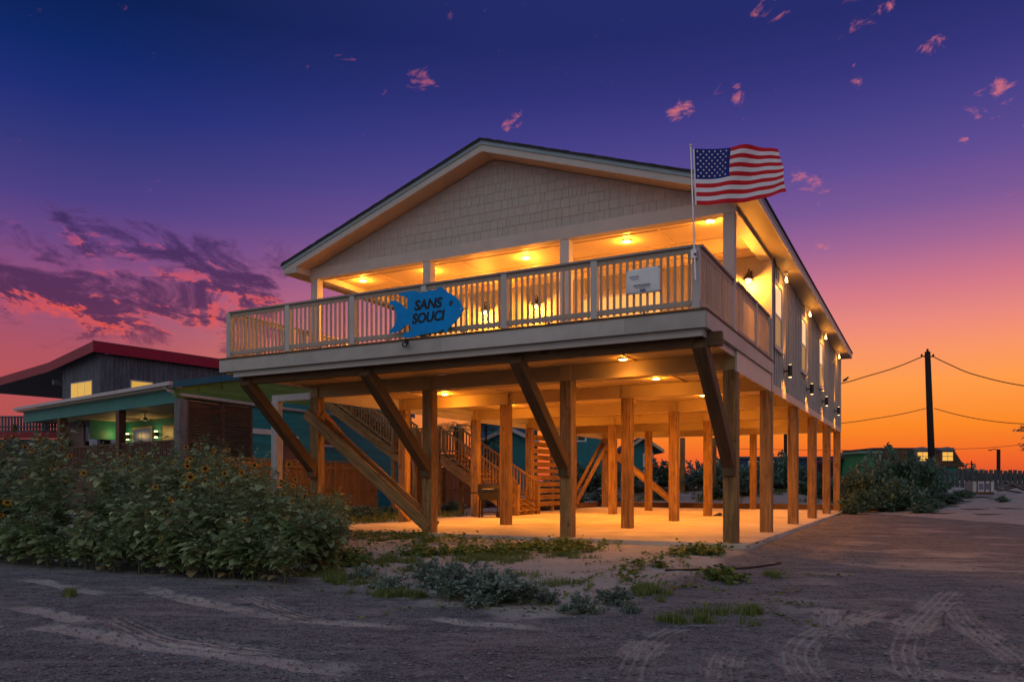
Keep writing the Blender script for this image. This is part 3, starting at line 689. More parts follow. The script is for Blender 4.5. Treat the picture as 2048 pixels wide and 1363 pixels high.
for pts, hw, ribs in TR:
    P = [onground(a, b) for a, b in pts]
    # smooth the polyline
    Q = []
    for i in range(len(P)-1):
        p0, p1, p2, p3 = P[max(i-1, 0)], P[i], P[i+1], P[min(i+2, len(P)-1)]
        for k in range(6):
            t = k/6; Q.append(.5*((2*p1)+(p2-p0)*t+(2*p0-5*p1+4*p2-p3)*t*t+(3*p1-p0-3*p2+p3)*t**3))
    Q.append(P[-1])
    best = np.full(len(ii), 9.); off = np.zeros(len(ii)); al = np.zeros(len(ii)); acc = 0.
    tot = sum((Q[i+1]-Q[i]).length for i in range(len(Q)-1))
    for a, b in zip(Q[:-1], Q[1:]):
        d = b-a; L = max(d.length, 1e-5); ux, uy = d.x/L, d.y/L
        t = np.clip((fx_-a.x)*ux+(fy_-a.y)*uy, 0, L); ex = fx_-(a.x+ux*t); ey = fy_-(a.y+uy*t)
        dd = np.hypot(ex, ey); m_ = dd < best
        best = np.where(m_, dd, best); off = np.where(m_, -ex*uy+ey*ux, off); al = np.where(m_, acc+t, al); acc += L
    ends = sst(al, 0, .5)*sst(tot-al, 0, .7); core = sst(hw-best+.09*(fbm(fx_*5, fy_*5, 3)-.5), -.06, .06)*ends
    add = np.maximum(add, core*(.5+.5*patch)*(.78 if not ribs else .58))
    dz += core*(-.012)
    if ribs:
        m_ = core > rm_; ro_ = np.where(m_, off/hw, ro_); rm_ = np.maximum(rm_, core)
    dz += .014*np.exp(-((best-hw-.03)/.035)**2)*ends
sand[ii] = np.clip(np.maximum(sand[ii], 0)+add*(1-.2*sand[ii]), 0, 1); gz_[ii] += dz
gz_[ii] += (fbm(fx_*9, fy_*9, 3)-.5)*.022
ny, nx = len(ay), len(ax)
me = bpy.data.meshes.new('ground'); me.vertices.add(nx*ny)
me.vertices.foreach_set('co', np.stack([gx, gy, gz_], 1).ravel().astype(np.float32))
idx = (np.arange(ny-1)[:, None]*nx+np.arange(nx-1)[None, :]).ravel(); quads = np.stack([idx, idx+1, idx+nx+1, idx+nx], 1)
nq = len(quads); me.loops.add(nq*4); me.loops.foreach_set('vertex_index', quads.ravel().astype(np.int32))
me.polygons.add(nq); me.polygons.foreach_set('loop_start', np.arange(0, nq*4, 4, dtype=np.int32)); me.polygons.foreach_set('loop_total', np.full(nq, 4, dtype=np.int32))
me.polygons.foreach_set('use_smooth', np.ones(nq, bool)); me.update(); me.validate()
for nm_, va_ in (('sand', sand), ('tread_across', None), ('tread', None)):
    if va_ is None: va_ = np.zeros(len(sand)); va_[ii] = ro_ if nm_ == 'tread_across' else rm_
    at_ = me.attributes.new(nm_, 'FLOAT', 'POINT'); at_.data.foreach_set('value', va_.astype(np.float32))
gm = bpy.data.materials.new('shell_road_and_sand'); gm.use_nodes = True; q = N(gm.node_tree); p = gm.node_tree.nodes['Principled BSDF']
oc = q.add('ShaderNodeTexCoord').outputs['Object']; sa = q.add('ShaderNodeAttribute', attribute_name='sand').outputs['Fac']
n1 = q.noise(oc, 55., 4., .65); n2 = q.noise(oc, 1.6, 5., .6); n3 = q.noise(oc, 9., 5., .65)
vo = q.add('ShaderNodeTexVoronoi'); q.put(vo.inputs['Vector'], oc); vo.inputs['Scale'].default_value = 42.; vd = vo.outputs['Distance']; vc = vo.outputs['Color']
sv = q.add('ShaderNodeSeparateColor'); q.l.new(vc, sv.inputs[0])
road = q.mix(q.rng(n2, .35, .65), (.112, .112, .122, 1), (.19, .188, .196, 1))
road = q.mix(q.rng(n1, .40, .66), road, (.345, .335, .34, 1)); road = q.mix(q.rng(q.noise(oc, 24., 3., .6), .52, .68), road, (.06, .057, .066, 1))
road = q.mix(q.math('MULTIPLY', q.rng(sv.outputs[0], .86, .93), q.rng(vd, .45, .2)), road, (.42, .38, .37, 1))
road = q.mix(q.math('MULTIPLY', q.rng(sv.outputs[1], .8, .9), q.rng(vd, .5, .2)), road, (.03, .028, .032, 1))
su = q.vmath('DOT_PRODUCT', oc, tuple(RGT)); sf_ = q.vmath('DOT_PRODUCT', oc, tuple(FWD))
stk = q.noise(q.xyz(q.math('MULTIPLY', su, .55), q.math('MULTIPLY', sf_, 2.6), 0.), 1.7, 6., .68, .6)
mid = q.noise(oc, 5.5, 5., .7, .4)
road = q.mix(q.math('MULTIPLY', q.rng(stk, .48, .66), .75), road, (.325, .31, .31, 1)); road = q.mix(q.math('MULTIPLY', q.rng(stk, .46, .32), .7), road, (.075, .072, .085, 1))
road = q.mix(q.math('MULTIPLY', q.rng(mid, .54, .70), .55), road, (.32, .29, .29, 1)); road = q.mix(q.math('MULTIPLY', q.rng(mid, .46, .34), .6), road, (.07, .067, .078, 1))
sd = q.mix(q.rng(n2, .3, .7), (.49, .45, .415, 1), (.58, .53, .49, 1))
sd = q.mix(q.rng(n3, .45, .75), sd, (.42, .36, .325, 1)); sd = q.mix(q.math('MULTIPLY', q.rng(n1, .6, .75), .5), sd, (.26, .22, .20, 1))
ta = q.add('ShaderNodeAttribute', attribute_name='tread_across').outputs['Fac']; tm = q.add('ShaderNodeAttribute', attribute_name='tread').outputs['Fac']
rib = q.math('MULTIPLY', q.math('SINE', q.math('MULTIPLY', ta, 13.)), tm)
fs = q.rng(q.math('ADD', q.math('ADD', sa, q.math('MULTIPLY', rib, .12)), q.math('MULTIPLY', q.math('SUBTRACT', n3, .5), .55)), .18, .78)
col = q.mix(fs, road, sd); q.put(p.inputs['Base Color'], col); p.inputs['Roughness'].default_value = .9; p.inputs['Specular IOR Level'].default_value = .2
bh = q.math('ADD', q.math('ADD', q.math('MULTIPLY', n1, .5), q.math('MULTIPLY', mid, 1.6)), q.math('ADD', q.math('MULTIPLY', n3, .8), q.math('MULTIPLY', q.rng(vd, .5, .1), .35)))
bn = q.add('ShaderNodeBump'); bn.inputs['Strength'].default_value = 1.; bn.inputs['Distance'].default_value = .03; q.put(bn.inputs['Height'], q.math('ADD', bh, q.math('MULTIPLY', rib, .55))); q.l.new(bn.outputs[0], p.inputs['Normal'])
tag(link('ground', me, gm), 'dark crushed-shell driveway crossed by pale sandy tyre tracks', 'ground', kind='structure')
# concrete slab: three pours with joints
slab = MB().box(-10.72, .36, -.24, 6.05, -.14, 0).obj('concrete_slab', CONC)
MB().box(-10.72, .36, 6.062, 12.95, -.14, -.001).obj('slab_pour', CONC, slab); MB().box(-10.72, .36, 12.962, 20.6, -.14, .0).obj('slab_pour', CONC, slab)
tag(slab, 'pale concrete slab under the raised house', 'slab', kind='structure')
# loose pebbles on the road (one heap of tiny pieces)
pb = MB(); rp = random.Random(11)
ico = [(0, 0, 1), (.9, 0, .3), (.28, .85, .3), (-.72, .53, .25), (-.72, -.53, .3), (.28, -.85, .25), (.1, .05, -.6)]
icf = [(0, 1, 2), (0, 2, 3), (0, 3, 4), (0, 4, 5), (0, 5, 1), (6, 2, 1), (6, 3, 2), (6, 4, 3), (6, 5, 4), (6, 1, 5)]
PV = []; PF = []
for k in range(6200):
    px = rp.uniform(-40, 2090); py = 1100+270*rp.random()**.8; g_ = onground(px, py)
    if g_.x < -3 and g_.y > -7.0: continue
    sc_ = rp.choice((.006, .007, .009, .012, .016, .009, .012, .007, .024)); z = float(hbase(g_.x, g_.y)); a = rp.random()*6.3; b = len(PV)
    for v in ico: PV.append((g_.x+sc_*(v[0]*math.cos(a)-v[1]*math.sin(a)), g_.y+sc_*(v[0]*math.sin(a)+v[1]*math.cos(a))*rp.uniform(.7, 1), z+.002+sc_*.6*v[2]))
    PF += [tuple(b+i for i in f) for f in icf]
me = bpy.data.meshes.new('pebbles'); me.from_pydata(PV, [], PF)
PEB = leafmat('shell_pebble', (.24, .21, .21, 1), (.42, .38, .36, 1), .8, 0.)
tag(link('pebbles', me, PEB), 'scattered shell pebbles on the driveway', 'pebbles', kind='stuff')

# =================================================================== STAIRS, GRILL, SCREEN
st = empty('outdoor_staircase', (-9.6, 10.1, 0)); tag(st, 'straight timber staircase with landing and balustrade behind the pilings', 'staircase')
ya, yb_ = 9.3, 11.0
def flight(x0, z0, x1, z1, nst):
    dx = (x1-x0)/nst; dzs = (z1-z0)/nst
    for y in (ya+.06, (ya+yb_)/2-.3, (ya+yb_)/2+.3, yb_-.06): beam('stringer', (x0+.05, y, z0-.02), (x1, y, z1-.16), .07, .36, WOOD, st)
    for k in range(nst): piece('tread', min(x0+dx*k, x0+dx*(k+1))-.02, max(x0+dx*k, x0+dx*(k+1))+.02, ya, yb_, z0+dzs*(k+1)-.045, z0+dzs*(k+1), WOOD, st)
    for y in (ya+.03, yb_-.03):
        for hh in (1.0, .18): beam('handrail', (x0, y, z0+hh+dzs), (x1, y, z1+hh), .05, .07, WOOD, st)
        for k in range(int(abs(x1-x0)/.13)):
            t = (k+.5)/int(abs(x1-x0)/.13); x = x0+(x1-x0)*t; z = z0+dzs*(1-t)+(z1-z0)*t; link('baluster', boxmesh(.04, .04, .82, 0, WOOD), WOOD, st, (x, y, z+.6))
flight(-9.5, 0, -12.8, 2.25, 12); flight(-14.9, 2.25, -18.4, 4.6, 13)
piece('landing', -14.95, -12.75, ya, yb_, 2.16, 2.25, WOODX, st); piece('landing_joist', -14.95, -12.75, ya-.05, ya-.002, 1.98, 2.25, WOODX, st)
for x in (-12.82, -13.9, -14.9):
    for y in (ya+.03, yb_-.03): piece('post', x-.07, x+.07, y-.07, y+.07, -.1, 3.28, WOOD, st)
for x in (-9.5,):
    for y in (ya+.03, yb_-.03): piece('newel', x-.07, x+.07, y-.07, y+.07, 0, 1.1, WOOD, st)
for y in (ya+.03, yb_-.03):
    for hh in (3.2, 2.4): beam('handrail', (-12.8, y, hh), (-14.9, y, hh), .05, .07, WOOD, st)
    for k in range(15): link('baluster', boxmesh(.04, .04, .8, 0, WOOD), WOOD, st, (-12.95-k*.13, y, 2.8))
# slatted shower screen
sh = empty('slatted_screen', (-10.36, 14, 0)); tag(sh, 'horizontal-slat timber shower screen between two pilings', 'screen')
for y in (12.25, 14.1, 15.95): piece('post', -10.42, -10.3, y-.06, y+.06, 0, 3.05, WOOD, sh)
for k in range(11): beam('slat', (-10.27, 12.2, .32+k*.262), (-10.27, 16.0, .32+k*.262), .03, .185, WOOD, sh)
for k in range(11): beam('slat', (-10.3, 12.18, .32+k*.262), (-8.95, 12.18, .32+k*.262), .03, .185, WOOD, sh) if False else None
# timber kerb at the back of the slab
for a, b, l_ in ((-10.7, -5.2, 'low timber edging board at the rear of the slab below the cross brace'), (-5.19, .3, 'low timber edging board at the rear of the slab near the big shrubs')): tag(beam('kerb_timber', (a, 20.7, .1), (b, 20.7, .1), .14, .26, WOODD, None, .01), l_, 'kerb', 'timber edging boards')
tag(beam('kerb_timber', (-10.85, 12.5, .1), (-10.85, 20.6, .1), .14, .26, WOODD, None, .01), 'low timber edging board along the screen side of the slab', 'kerb', 'timber edging boards')
# grill
gl = empty('barbecue_grill', (-9.55, 7.45, 0), R(18)); tag(gl, 'black barbecue grill with domed lid standing on the slab beside the staircase', 'grill')
GM = mat('grill_black', (.015, .014, .014), .35, .2, 8., bump=.03, spec=.5)
def gp(name, b, m=GM, smooth=False):
    me = b.mesh(name); o = link(name, me, m, None); o.parent = gl; o.location = (0, 0, 0); return o
gp('firebox', MB().hexa([(-.3, -.2, .58), (.3, -.2, .58), (.3, .2, .58), (-.3, .2, .58), (-.36, -.26, .82), (.36, -.26, .82), (.36, .26, .82), (-.36, .26, .82)]))
ld = MB(); prof = [(-.26, .83), (-.25, .98), (-.17, 1.09), (0, 1.13), (.17, 1.09), (.25, .98), (.26, .83)]
ld.prism([(-.36, y, z) for y, z in prof][::-1], (.72, 0, 0)); lid = gp('lid', ld)
hn = gp('handle', MB().tube([(-.2, -.3, .95), (.2, -.3, .95)], .016, 8), STEEL)
gp('side_shelf', MB().box(-.66, -.37, -.24, .24, .80, .84)); gp('side_shelf', MB().box(.37, .66, -.24, .24, .80, .84))
for x in (-.31, .31):
    for y in (-.2, .2): gp('leg', MB().box(x-.025, x+.025, y-.025, y+.025, .0, .62))
gp('bottom_shelf', MB().box(-.31, .31, -.2, .2, .16, .19)); 
for y in (-.2, .2): gp('wheel', MB().tube([(.33, y-.025, .09), (.33, y+.025, .09)], .09, 14))
# wheel chock
wc = onground(1434, 1031, 0); MBc = MB().prism([(wc.x-.18, wc.y, 0.002), (wc.x+.14, wc.y, .002), (wc.x+.14, wc.y, .10), (wc.x+.06, wc.y, .11)], (0, .2, 0))
tag(MBc.obj('wheel_chock', BLACK, None, (wc.x, wc.y, 0)), 'small black wedge lying on the slab beside a piling', 'wedge')
# half buried edging strip in the sand before the slab
es = MB(); pts = [onground(a, b) for a, b in ((1330, 1143), (1400, 1142), (1450, 1140), (1500, 1136), (1545, 1130), (1562, 1126))]
for a, b in zip(pts[:-1], pts[1:]):
    za, zb = float(hbase(a.x, a.y)), float(hbase(b.x, b.y)); es.bar((a.x, a.y, za-.005), (b.x, b.y, zb-.005), .02, .07)
tag(es.obj('edging_strip', BLACK, None), 'half-buried black edging strip curving across the sand before the slab', 'edging')

# =================================================================== WOODEN FENCE
FN = mat('fence_timber', (.23, .13, .06), .75, .35, 6., grain=True, bump=.3)
def board_fence(x0, y0, x1, y1, label, h=2.0, zb=-.08, side=1):
    t = empty('board_fence', (x0, y0, zb)); tag(t, label, 'fence')
    a = Vector((x0, y0, 0)); d = Vector((x1-x0, y1-y0, 0)); L = d.length; d.normalize(); nrm = Vector((d.y, -d.x, 0))*side
    ang = math.atan2(d.y, d.x); k = int(L/.145); rf = random.Random(int(L*100))
    for i in range(k):
        c = a+d*(i+.5)*.145; hh = h-.12+rf.uniform(-.01, .01)
        link('picket', boxmesh(.138, .02, h-.12, 0, FN), FN, t, (c.x, c.y, zb+.06+hh/2), (0, 0, ang))
    for z in (.25, 1.0, 1.78): beam('rail', a+nrm*.035+Vector((0, 0, zb+z)), a+d*L+nrm*.035+Vector((0, 0, zb+z)), .045, .09, FN, t)
    beam('cap_rail', a+Vector((0, 0, zb+h)), a+d*L+Vector((0, 0, zb+h)), .14, .045, FN, t)
    m_ = max(2, int(L/2.4)+1)
    for i in range(m_): c = a+d*L*i/(m_-1)+nrm*.06; piece('post', c.x-.05, c.x+.05, c.y-.05, c.y+.05, zb-.05, zb+h-.02, FN, t)
board_fence(-15.7, 1.9, -15.7, 9.2, 'brown board privacy fence running past the staircase')
board_fence(-15.9, 11.4, -15.9, 20.5, 'brown board privacy fence continuing beyond the staircase')
board_fence(-15.78, 1.85, -18.2, 2.3, 'short brown board fence return joining the teal cottage', side=1)
# grey frame beside the fence
gf = empty('gate_frame', (-12.8, 1.0, 0)); tag(gf, 'pale grey post-and-lintel frame standing in front of the teal wall', 'frame')
GP = mat('grey_post_paint', (.40, .39, .40), .6, .1, 5., grain=True, bump=.1, knot=False)
piece('post', -12.9, -12.68, .95, 1.17, -.1, 3.42, GP, gf, .006); piece('lintel', -12.9, -10.52, .98, 1.14, 3.425, 3.60, GP, gf)

# =================================================================== TEAL COTTAGE
TEAL = mat('teal_siding', (.018, .25, .29), .55, .12, 5., grain=True, bump=.08, axis=1, knot=False); TEALG = mat('sea_green_siding', (.03, .22, .20), .55, .12, 5., bump=.05)
GREEN = mat('lime_green_siding', (.09, .20, .045), .55, .12, 5., grain=True, bump=.08, axis=1, knot=False); BLUEF = mat('blue_fascia', (.012, .12, .22), .5, .1, 5., bump=.05)
GUT = mat('gutter_metal', (.42, .40, .41), .4, .08, 5., bump=.02); OLDR = mat('dark_roof_boards', (.045, .045, .052), .8, .3, 6., bump=.2); OLDW = mat('weathered_dark_plank', (.105, .115, .14), .8, .45, 6., grain=True, bump=.4)
BROWN = mat('brown_deck_stain', (.12, .055, .035), .7, .3, 6., grain=True, bump=.2); BRX = mat('brown_boards', (.10, .05, .03), .7, .3, 5., bump=.1)
GREYP = mat('weathered_grey_post', (.14, .14, .15), .75, .3, 6., grain=True, bump=.3)
SHING = mat('cottage_roof', (.09, .09, .10), .8, .2, 8., bump=.3)
CREAM = mat('cream_ceiling', (.55, .47, .34), .6, .06, 3., bump=.02); BLUEC = mat('blue_curtain', (.06, .08, .14), .3, .3, 4., bump=0, emit=(.2, .26, .5, 1), estr=.10)
TOCOT = []
cot = empty('teal_cottage', (-16.8, .8, 0)); tag(cot, 'teal and lime green cottage with covered porch, louvred screens and white gutter', 'house')
K = Vector((-16.8, .8, 0)); U = Vector((-.979, .204, 0)); V = Vector((0, 1, 0))
def KP(u, v, z): return K+U*u+V*v+Vector((0, 0, z))
def kbox(name, u0, u1, v0, v1, z0, z1, m, parent=None):
    return MB().hexa([KP(u1, v0, z0), KP(u0, v0, z0), KP(u0, v1, z0), KP(u1, v1, z0), KP(u1, v0, z1), KP(u0, v0, z1), KP(u0, v1, z1), KP(u1, v1, z1)]).obj(name, m, parent or cot)
kbox('gutter', -.05, 13, -.12, 0, 4.09, 4.2, GUT)
MB().prism([KP(0, 0, 4.12), KP(0, 6.3, 5.45), KP(0, 12.6, 4.12), KP(0, 12.6, 4.2), KP(0, 6.3, 5.55), KP(0, 0, 4.2)], U*13).obj('roof', SHING, cot)
MB().prism([KP(-.06, .01, 4.02), KP(-.06, 6.3, 5.35), KP(-.06, 12.6, 4.02), KP(-.06, 12.6, 4.22), KP(-.06, 6.3, 5.56), KP(-.06, .01, 4.22)], U*.055).obj('rake_fascia', BLUEF, cot)
kbox('porch_soffit', .0, 13, .02, .36, 4.04, 4.085, CREAM); kbox('porch_beam', .1, 13, .3, .5, 3.62, 4.03, TEALG)
kbox('porch_ceiling', .12, 13, .5, 3.2, 3.66, 3.72, CREAM); kbox('porch_floor', .05, 13, .1, 3.2, 1.5, 1.6, BRX)
kbox('skirt_boards', .06, 13, .14, .2, -.1, 1.5, BRX); kbox('deck_edge', .0, 13, .06, .13, 1.5, 1.66, BRX)
def u_at(px, v):          # distance along the porch seen on that bearing
    r = (px-1024)/1558.87; d = FWD+RGT*r; o = Vector((3.292, -15.163, 0)); a = K+V*v-o
    det = d.x*(-U.y)-d.y*(-U.x); return (d.x*a.y-d.y*a.x)/det
for px in (240, 122, 28): u = u_at(px, .4); kbox('porch_post', u-.13, u+.13, .3, .56, 1.6, 3.62, BROWN)
u = 0; kbox('corner_post', .02, .34, .28, .62, 1.4, 3.72, GREYP)
bw = kbox('porch_back_wall', .1, 9.5, 3.2, 3.35, 1.6, 3.66, TEALG)
kbox('porch_end_wall', 9.4, 9.5, 1.6, 3.2, 2.9, 3.66, TEALG)
for k in range(11):
    z = 1.62+k*.185; kbox('siding_board', .1, 9.5, 3.165+.004*(k % 2), 3.2, z, z+.178, TEALG, bw)
def cot_open(kind, pxa, pxb, z0, z1, fm, pm_, split=1):
    a, b = sorted((u_at(pxa, 3.15), u_at(pxb, 3.15))); w = kbox(kind, a, b, 3.13, 3.162, z0, z1, fm)
    wv = (b-a-.12)/split
    for k in range(split): kbox('pane', a+.07+k*wv, a+.05+(k+1)*wv-.02, 3.118, 3.128, z0+.08, z1-.08, pm_, w)
    return w
WARMF = mat('cream_frame', (.55, .42, .24), .5, .05, 3., bump=0)
cot_open('door', 326, 350, 1.62, 3.36, WARMF, GLOWD); cot_open('window', 266, 304, 2.0, 3.4, WARMF, BLUEC, 2); cot_open('door', 178, 197, 1.62, 3.35, WARMF, BLUEC); cot_open('door', 221, 239, 1.62, 3.35, WARMF, BLUEC)
def clamp_lamp(px, e, label):
    u = u_at(px, 3.1); c = KP(u, 3.06, 3.05); t = empty('cottage_wall_lamp', c); tag(t, label, 'wall lamp')
    MB().box(c.x-.05, c.x+.05, c.y-.05, c.y+.09, c.z-.09, c.z+.09).obj('body', BLACK, t, c); MB().box(c.x-.035, c.x+.035, c.y-.035, c.y+.06, c.z+.092, c.z+.14).box(c.x-.035, c.x+.035, c.y-.035, c.y+.06, c.z-.14, c.z-.092).obj('lens', BULB, t, c)
    point('lamp', (c.x, c.y-.5, c.z+.05), e, t, (1, .60, .16), .12); TOCOT.append(t)
clamp_lamp(313, 9, 'black wall lamp between the door and blue window of the teal cottage'); clamp_lamp(256, 10, 'black wall lamp behind the porch post of the teal cottage')
# porch railing
rl = kbox('railing', .3, 9.2, .36, .44, 2.44, 2.5, BROWN)
for k in range(68): kbox('baluster', .42+k*.13, .48+k*.13, .38, .42, 1.66, 2.44, BROWN, rl)
kbox('bottom_rail', .3, 9.2, .37, .43, 1.60, 1.66, BROWN, rl)
# louvred screens at the porch end, next to the wall
for v0, v1 in ((.66, 1.85), (2.0, 3.12)):
    s_ = MB().box(-16.86, -16.80, .8+v0-.07, .8+v0, 1.45, 3.72).box(-16.86, -16.80, .8+v1, .8+v1+.07, 1.45, 3.72).obj('louvre_screen', BROWN, cot)
    for k in range(24): piece('slat', -16.88, -16.82, .8+v0+.001, .8+v1-.001, 1.5+k*.092, 1.56+k*.092, BRX, s_, rot=(0, R(28), 0))
# gable end: green boards above, teal boards below
ge = MB().box(-17.0, -16.86, 4.0, 13.3, -.1, 4.2).obj('gable_end_wall', TEAL, cot)
for k in range(20):
    z = -.02+k*.195; piece('siding_board', -16.862, -16.835+.004*(k % 2), 4.0, 13.3, z, z+.188, TEAL, ge)
gt = MB().prism([(-16.99, 1.0, 3.76), (-16.99, 13.2, 3.76), (-16.99, 13.2, 4.0), (-16.99, 7.1, 5.35), (-16.99, 1.0, 4.05)], (.1, 0, 0)).obj('gable_panel', GREEN, cot)
for k in range(8):
    z = 3.80+k*.195; y0 = max(1.02, 1.0+(z+.19-4.0)/.215) if z > 3.9 else 1.02; y1 = 14.2-y0
    if y1 > y0: piece('gable_board', -16.89, -16.862+.004*(k % 2), y0, y1, z, z+.188, GREEN, gt)
MB().tube([KP(.35, -.06, 4.09), KP(.32, .05, 3.98), KP(.12, .3, 3.86), (-16.76, 1.7, 3.83), (-16.74, 4.6, 3.78), (-16.74, 12.5, 3.7)], .055, 8).obj('downspout', GUT, cot)
for y0, y1, z0, z1 in ((7.35, 8.1, 2.6, 3.2), (5.4, 6.1, 1.9, 2.75)):
    w = MB().box(-16.83, -16.80, y0-.08, y1+.08, z0-.08, z1+.08).obj('window', WHITE, cot); MB().box(-16.80, -16.79, y0, y1, z0, z1).obj('pane', GLASSD, w)
piece('trim_band', -16.83, -16.79, 4.0, 5.9, 2.82, 3.0, WHITE, cot)
# porch ceiling fan and fixtures
for px, v in ((290, 1.8), (165, 1.8)):
    u = u_at(px, v); c = KP(u, v, 3.66); t = empty('ceiling_fan', c); tag(t, 'dark ceiling fan under the cottage porch ceiling', 'fan', 'cottage porch fans'); TOCOT.append(t)
    MB().tube([c, c-Vector((0, 0, .14))], .02, 8).obj('rod', BLACK, t, c); MB().tube([c-Vector((0, 0, .14)), c-Vector((0, 0, .24))], .08, 12).obj('motor', BLACK, t, c)
    for k in range(5): a = k*math.tau/5+.4; MB().bar(c+Vector((math.cos(a)*.1, math.sin(a)*.1, -.19)), c+Vector((math.cos(a)*.6, math.sin(a)*.6, -.19)), .12, .012).obj('blade', BLACK, t, c)

# the cottage is built at 1:1.12 and stands a little further off than first surveyed
for o in [cot]+TOCOT:
    o.location = Vector((3.292, -15.163, 1.1416))+(Vector(o.location)-Vector((3.292, -15.163, 1.1416)))*1.12; o.scale = (1.12,)*3

# =================================================================== DARK PLANK HOUSE BEHIND
DD = 40; dk = W(200, DD); dh = empty('dark_plank_house', dk); tag(dh, 'dark weathered plank house with red roof fascia and lit windows behind the teal cottage', 'house')
V2 = Vector((.136, .99, 0)); U2 = Vector((-.99, .136, 0))
def DP(u, v, z): return Vector((dk.x, dk.y, 0))+U2*u+V2*v+Vector((0, 0, z))
def dbox(name, u0, u1, v0, v1, z0, z1, m, parent=None):
    return MB().hexa([DP(u1, v0, z0), DP(u0, v0, z0), DP(u0, v1, z0), DP(u1, v1, z0), DP(u1, v0, z1), DP(u0, v0, z1), DP(u0, v1, z1), DP(u1, v1, z1)]).obj(name, m, parent or dh)
REDF = mat('red_fascia', (.30, .012, .035), .5, .12, 5., bump=.04)
ZT = Zat(684, DD)-.45
core = dbox('wall', .06, 2.45, .06, 12, 0, ZT-.1, OLDW)
rk = random.Random(2)
def u2_at(px, v):
    r = (px-1024)/1558.87; d = FWD+RGT*r; o = Vector((3.292, -15.163, 0)); a = DP(0, v, 0)-o; det = d.x*(-U2.y)-d.y*(-U2.x); return (d.x*a.y-d.y*a.x)/det
ULEN = u2_at(125, 0)
v = 0.0
while v < 11.9:
    w_ = rk.choice((.14, .17, .2)); dbox('plank', -.0-rk.random()*.012, .058, v, min(v+w_-.008, 11.95), 0, ZT, OLDW, core); v += w_
u = .062
while u < ULEN:
    w_ = rk.choice((.14, .17, .2)); dbox('plank', u, min(u+w_-.008, ULEN), -.0-rk.random()*.012, .058, 0, ZT, OLDW, core); u += w_
# roof with its kink to the flatter porch side
ua, ub = u2_at(98, -.5), u2_at(-60, -.5); ZR = Zat(684, DD-.4)
Zk = Zat(712, DD); Ze = Zat(732, DD)
MB().prism([DP(-.35, -.5, ZR-.32), DP(ua, -.5, Zk-.30), DP(ub, -.5, Ze-.28), DP(ub, -.5, Ze), DP(ua, -.5, Zk), DP(-.35, -.5, ZR)], V2*13).obj('roof', OLDR, dh)
MB().prism([DP(-.36, -.54, ZR-.52), DP(ua, -.54, Zk-.48), DP(ub, -.54, Ze-.45), DP(ub, -.54, Ze+.01), DP(ua, -.54, Zk+.01), DP(-.36, -.54, ZR+.01)], V2*.035).obj('front_fascia', REDF, dh)
dbox('side_fascia', -.40, -.352, -.54, 12.4, ZR-.52, ZR+.02, REDF); dbox('drip_flashing', -.41, -.3, -.55, 12.4, ZR+.021, ZR+.05, SHING)
dbox('porch_header', ULEN, ub, 3.4, 3.6, 5.9, 6.25, OLDW)
up = u2_at(88, 3.4); dbox('porch_post', up-.14, up+.14, 3.4, 3.65, 0, 5.9, OLDW); dbox('porch_header', ua-.1, ua+.1, -.3, 3.4, 6.5, 6.75, OLDW)
u0, u1 = sorted((u2_at(185, -.03), u2_at(142, -.03)))
w = dbox('window', u0, u1, -.05, -.014, Zat(798, DD), Zat(757, DD), GUT)
for k in range(3): a = u0+.05+(u1-u0-.1)/3*k; dbox('pane', a+.02, a+(u1-u0-.1)/3-.02, -.06, -.052, Zat(796, DD), Zat(759.5, DD), GLOWY, w)
w = dbox('window', -.05, -.014, 1.55, 2.85, Zat(790, DD), Zat(757, DD+1), GUT); dbox('pane', -.06, -.052, 1.63, 2.77, Zat(788, DD), Zat(760, DD+1), GLOWY, w)
c = DP(-.1, .35, ZT-.12); MB().box(c.x-.03, c.x+.03, c.y-.03, c.y+.03, c.z, c.z+.1).tube([c+Vector((-.12, -.06, .02)), c+Vector((-.02, 0, .05))], .05, 8).tube([c+Vector((.16, -.06, .02)), c+Vector((.02, 0, .05))], .05, 8).obj('floodlight', WHITE, dh)
c = DP(ua+.3, 3, Zk+.15); MB().box(c.x-.9, c.x+.9, c.y-.5, c.y+.5, c.z-.3, c.z).obj('roof_vent', OLDW, dh)
# lattice deck and red-roofed shed seen through the porch
lt = empty('lattice_railing', W(60, 37)); tag(lt, 'dark lattice deck railing beyond the cottage porch', 'railing')
for k in range(26):
    p = W(-20+k*6.2, 37); piece('slat', p.x-.05, p.x+.05, p.y-.03, p.y+.03, Zat(874, 37), Zat(832, 37), OLDW, lt)
for py in (862, 853, 833): a, b = W(-25, 37), W(140, 37); beam('rail', (a.x, a.y-.04, Zat(py, 37)), (b.x, b.y-.04, Zat(py, 37)), .05, .07, OLDW, lt)
a, b = W(-40, 36), W(128, 36); sd_ = empty('red_roofed_shed', (a.x, a.y, 0)); tag(sd_, 'low dark shed with a red roof edge beyond the cottage porch', 'shed')
MB().bar((a.x, a.y+.6, 1.5), (b.x, b.y+.6, 1.5), 2.2, 3.3).obj('wall', OLDR, sd_); MB().bar((a.x, a.y-.2, Zat(870, 36)), (b.x, b.y-.2, Zat(870, 36)), .3, .28).obj('roof_edge', REDF, sd_)
sf = W(145, 36); tag(MB().box(sf.x-.9, sf.x+.9, sf.y-.05, sf.y+.05, 1.6, Zat(848, 36)).obj('plank_panel', mat('pale_plank', (.22, .16, .14), .7, .3, 6., grain=True), None), 'pale board panel beyond the cottage porch', 'panel')

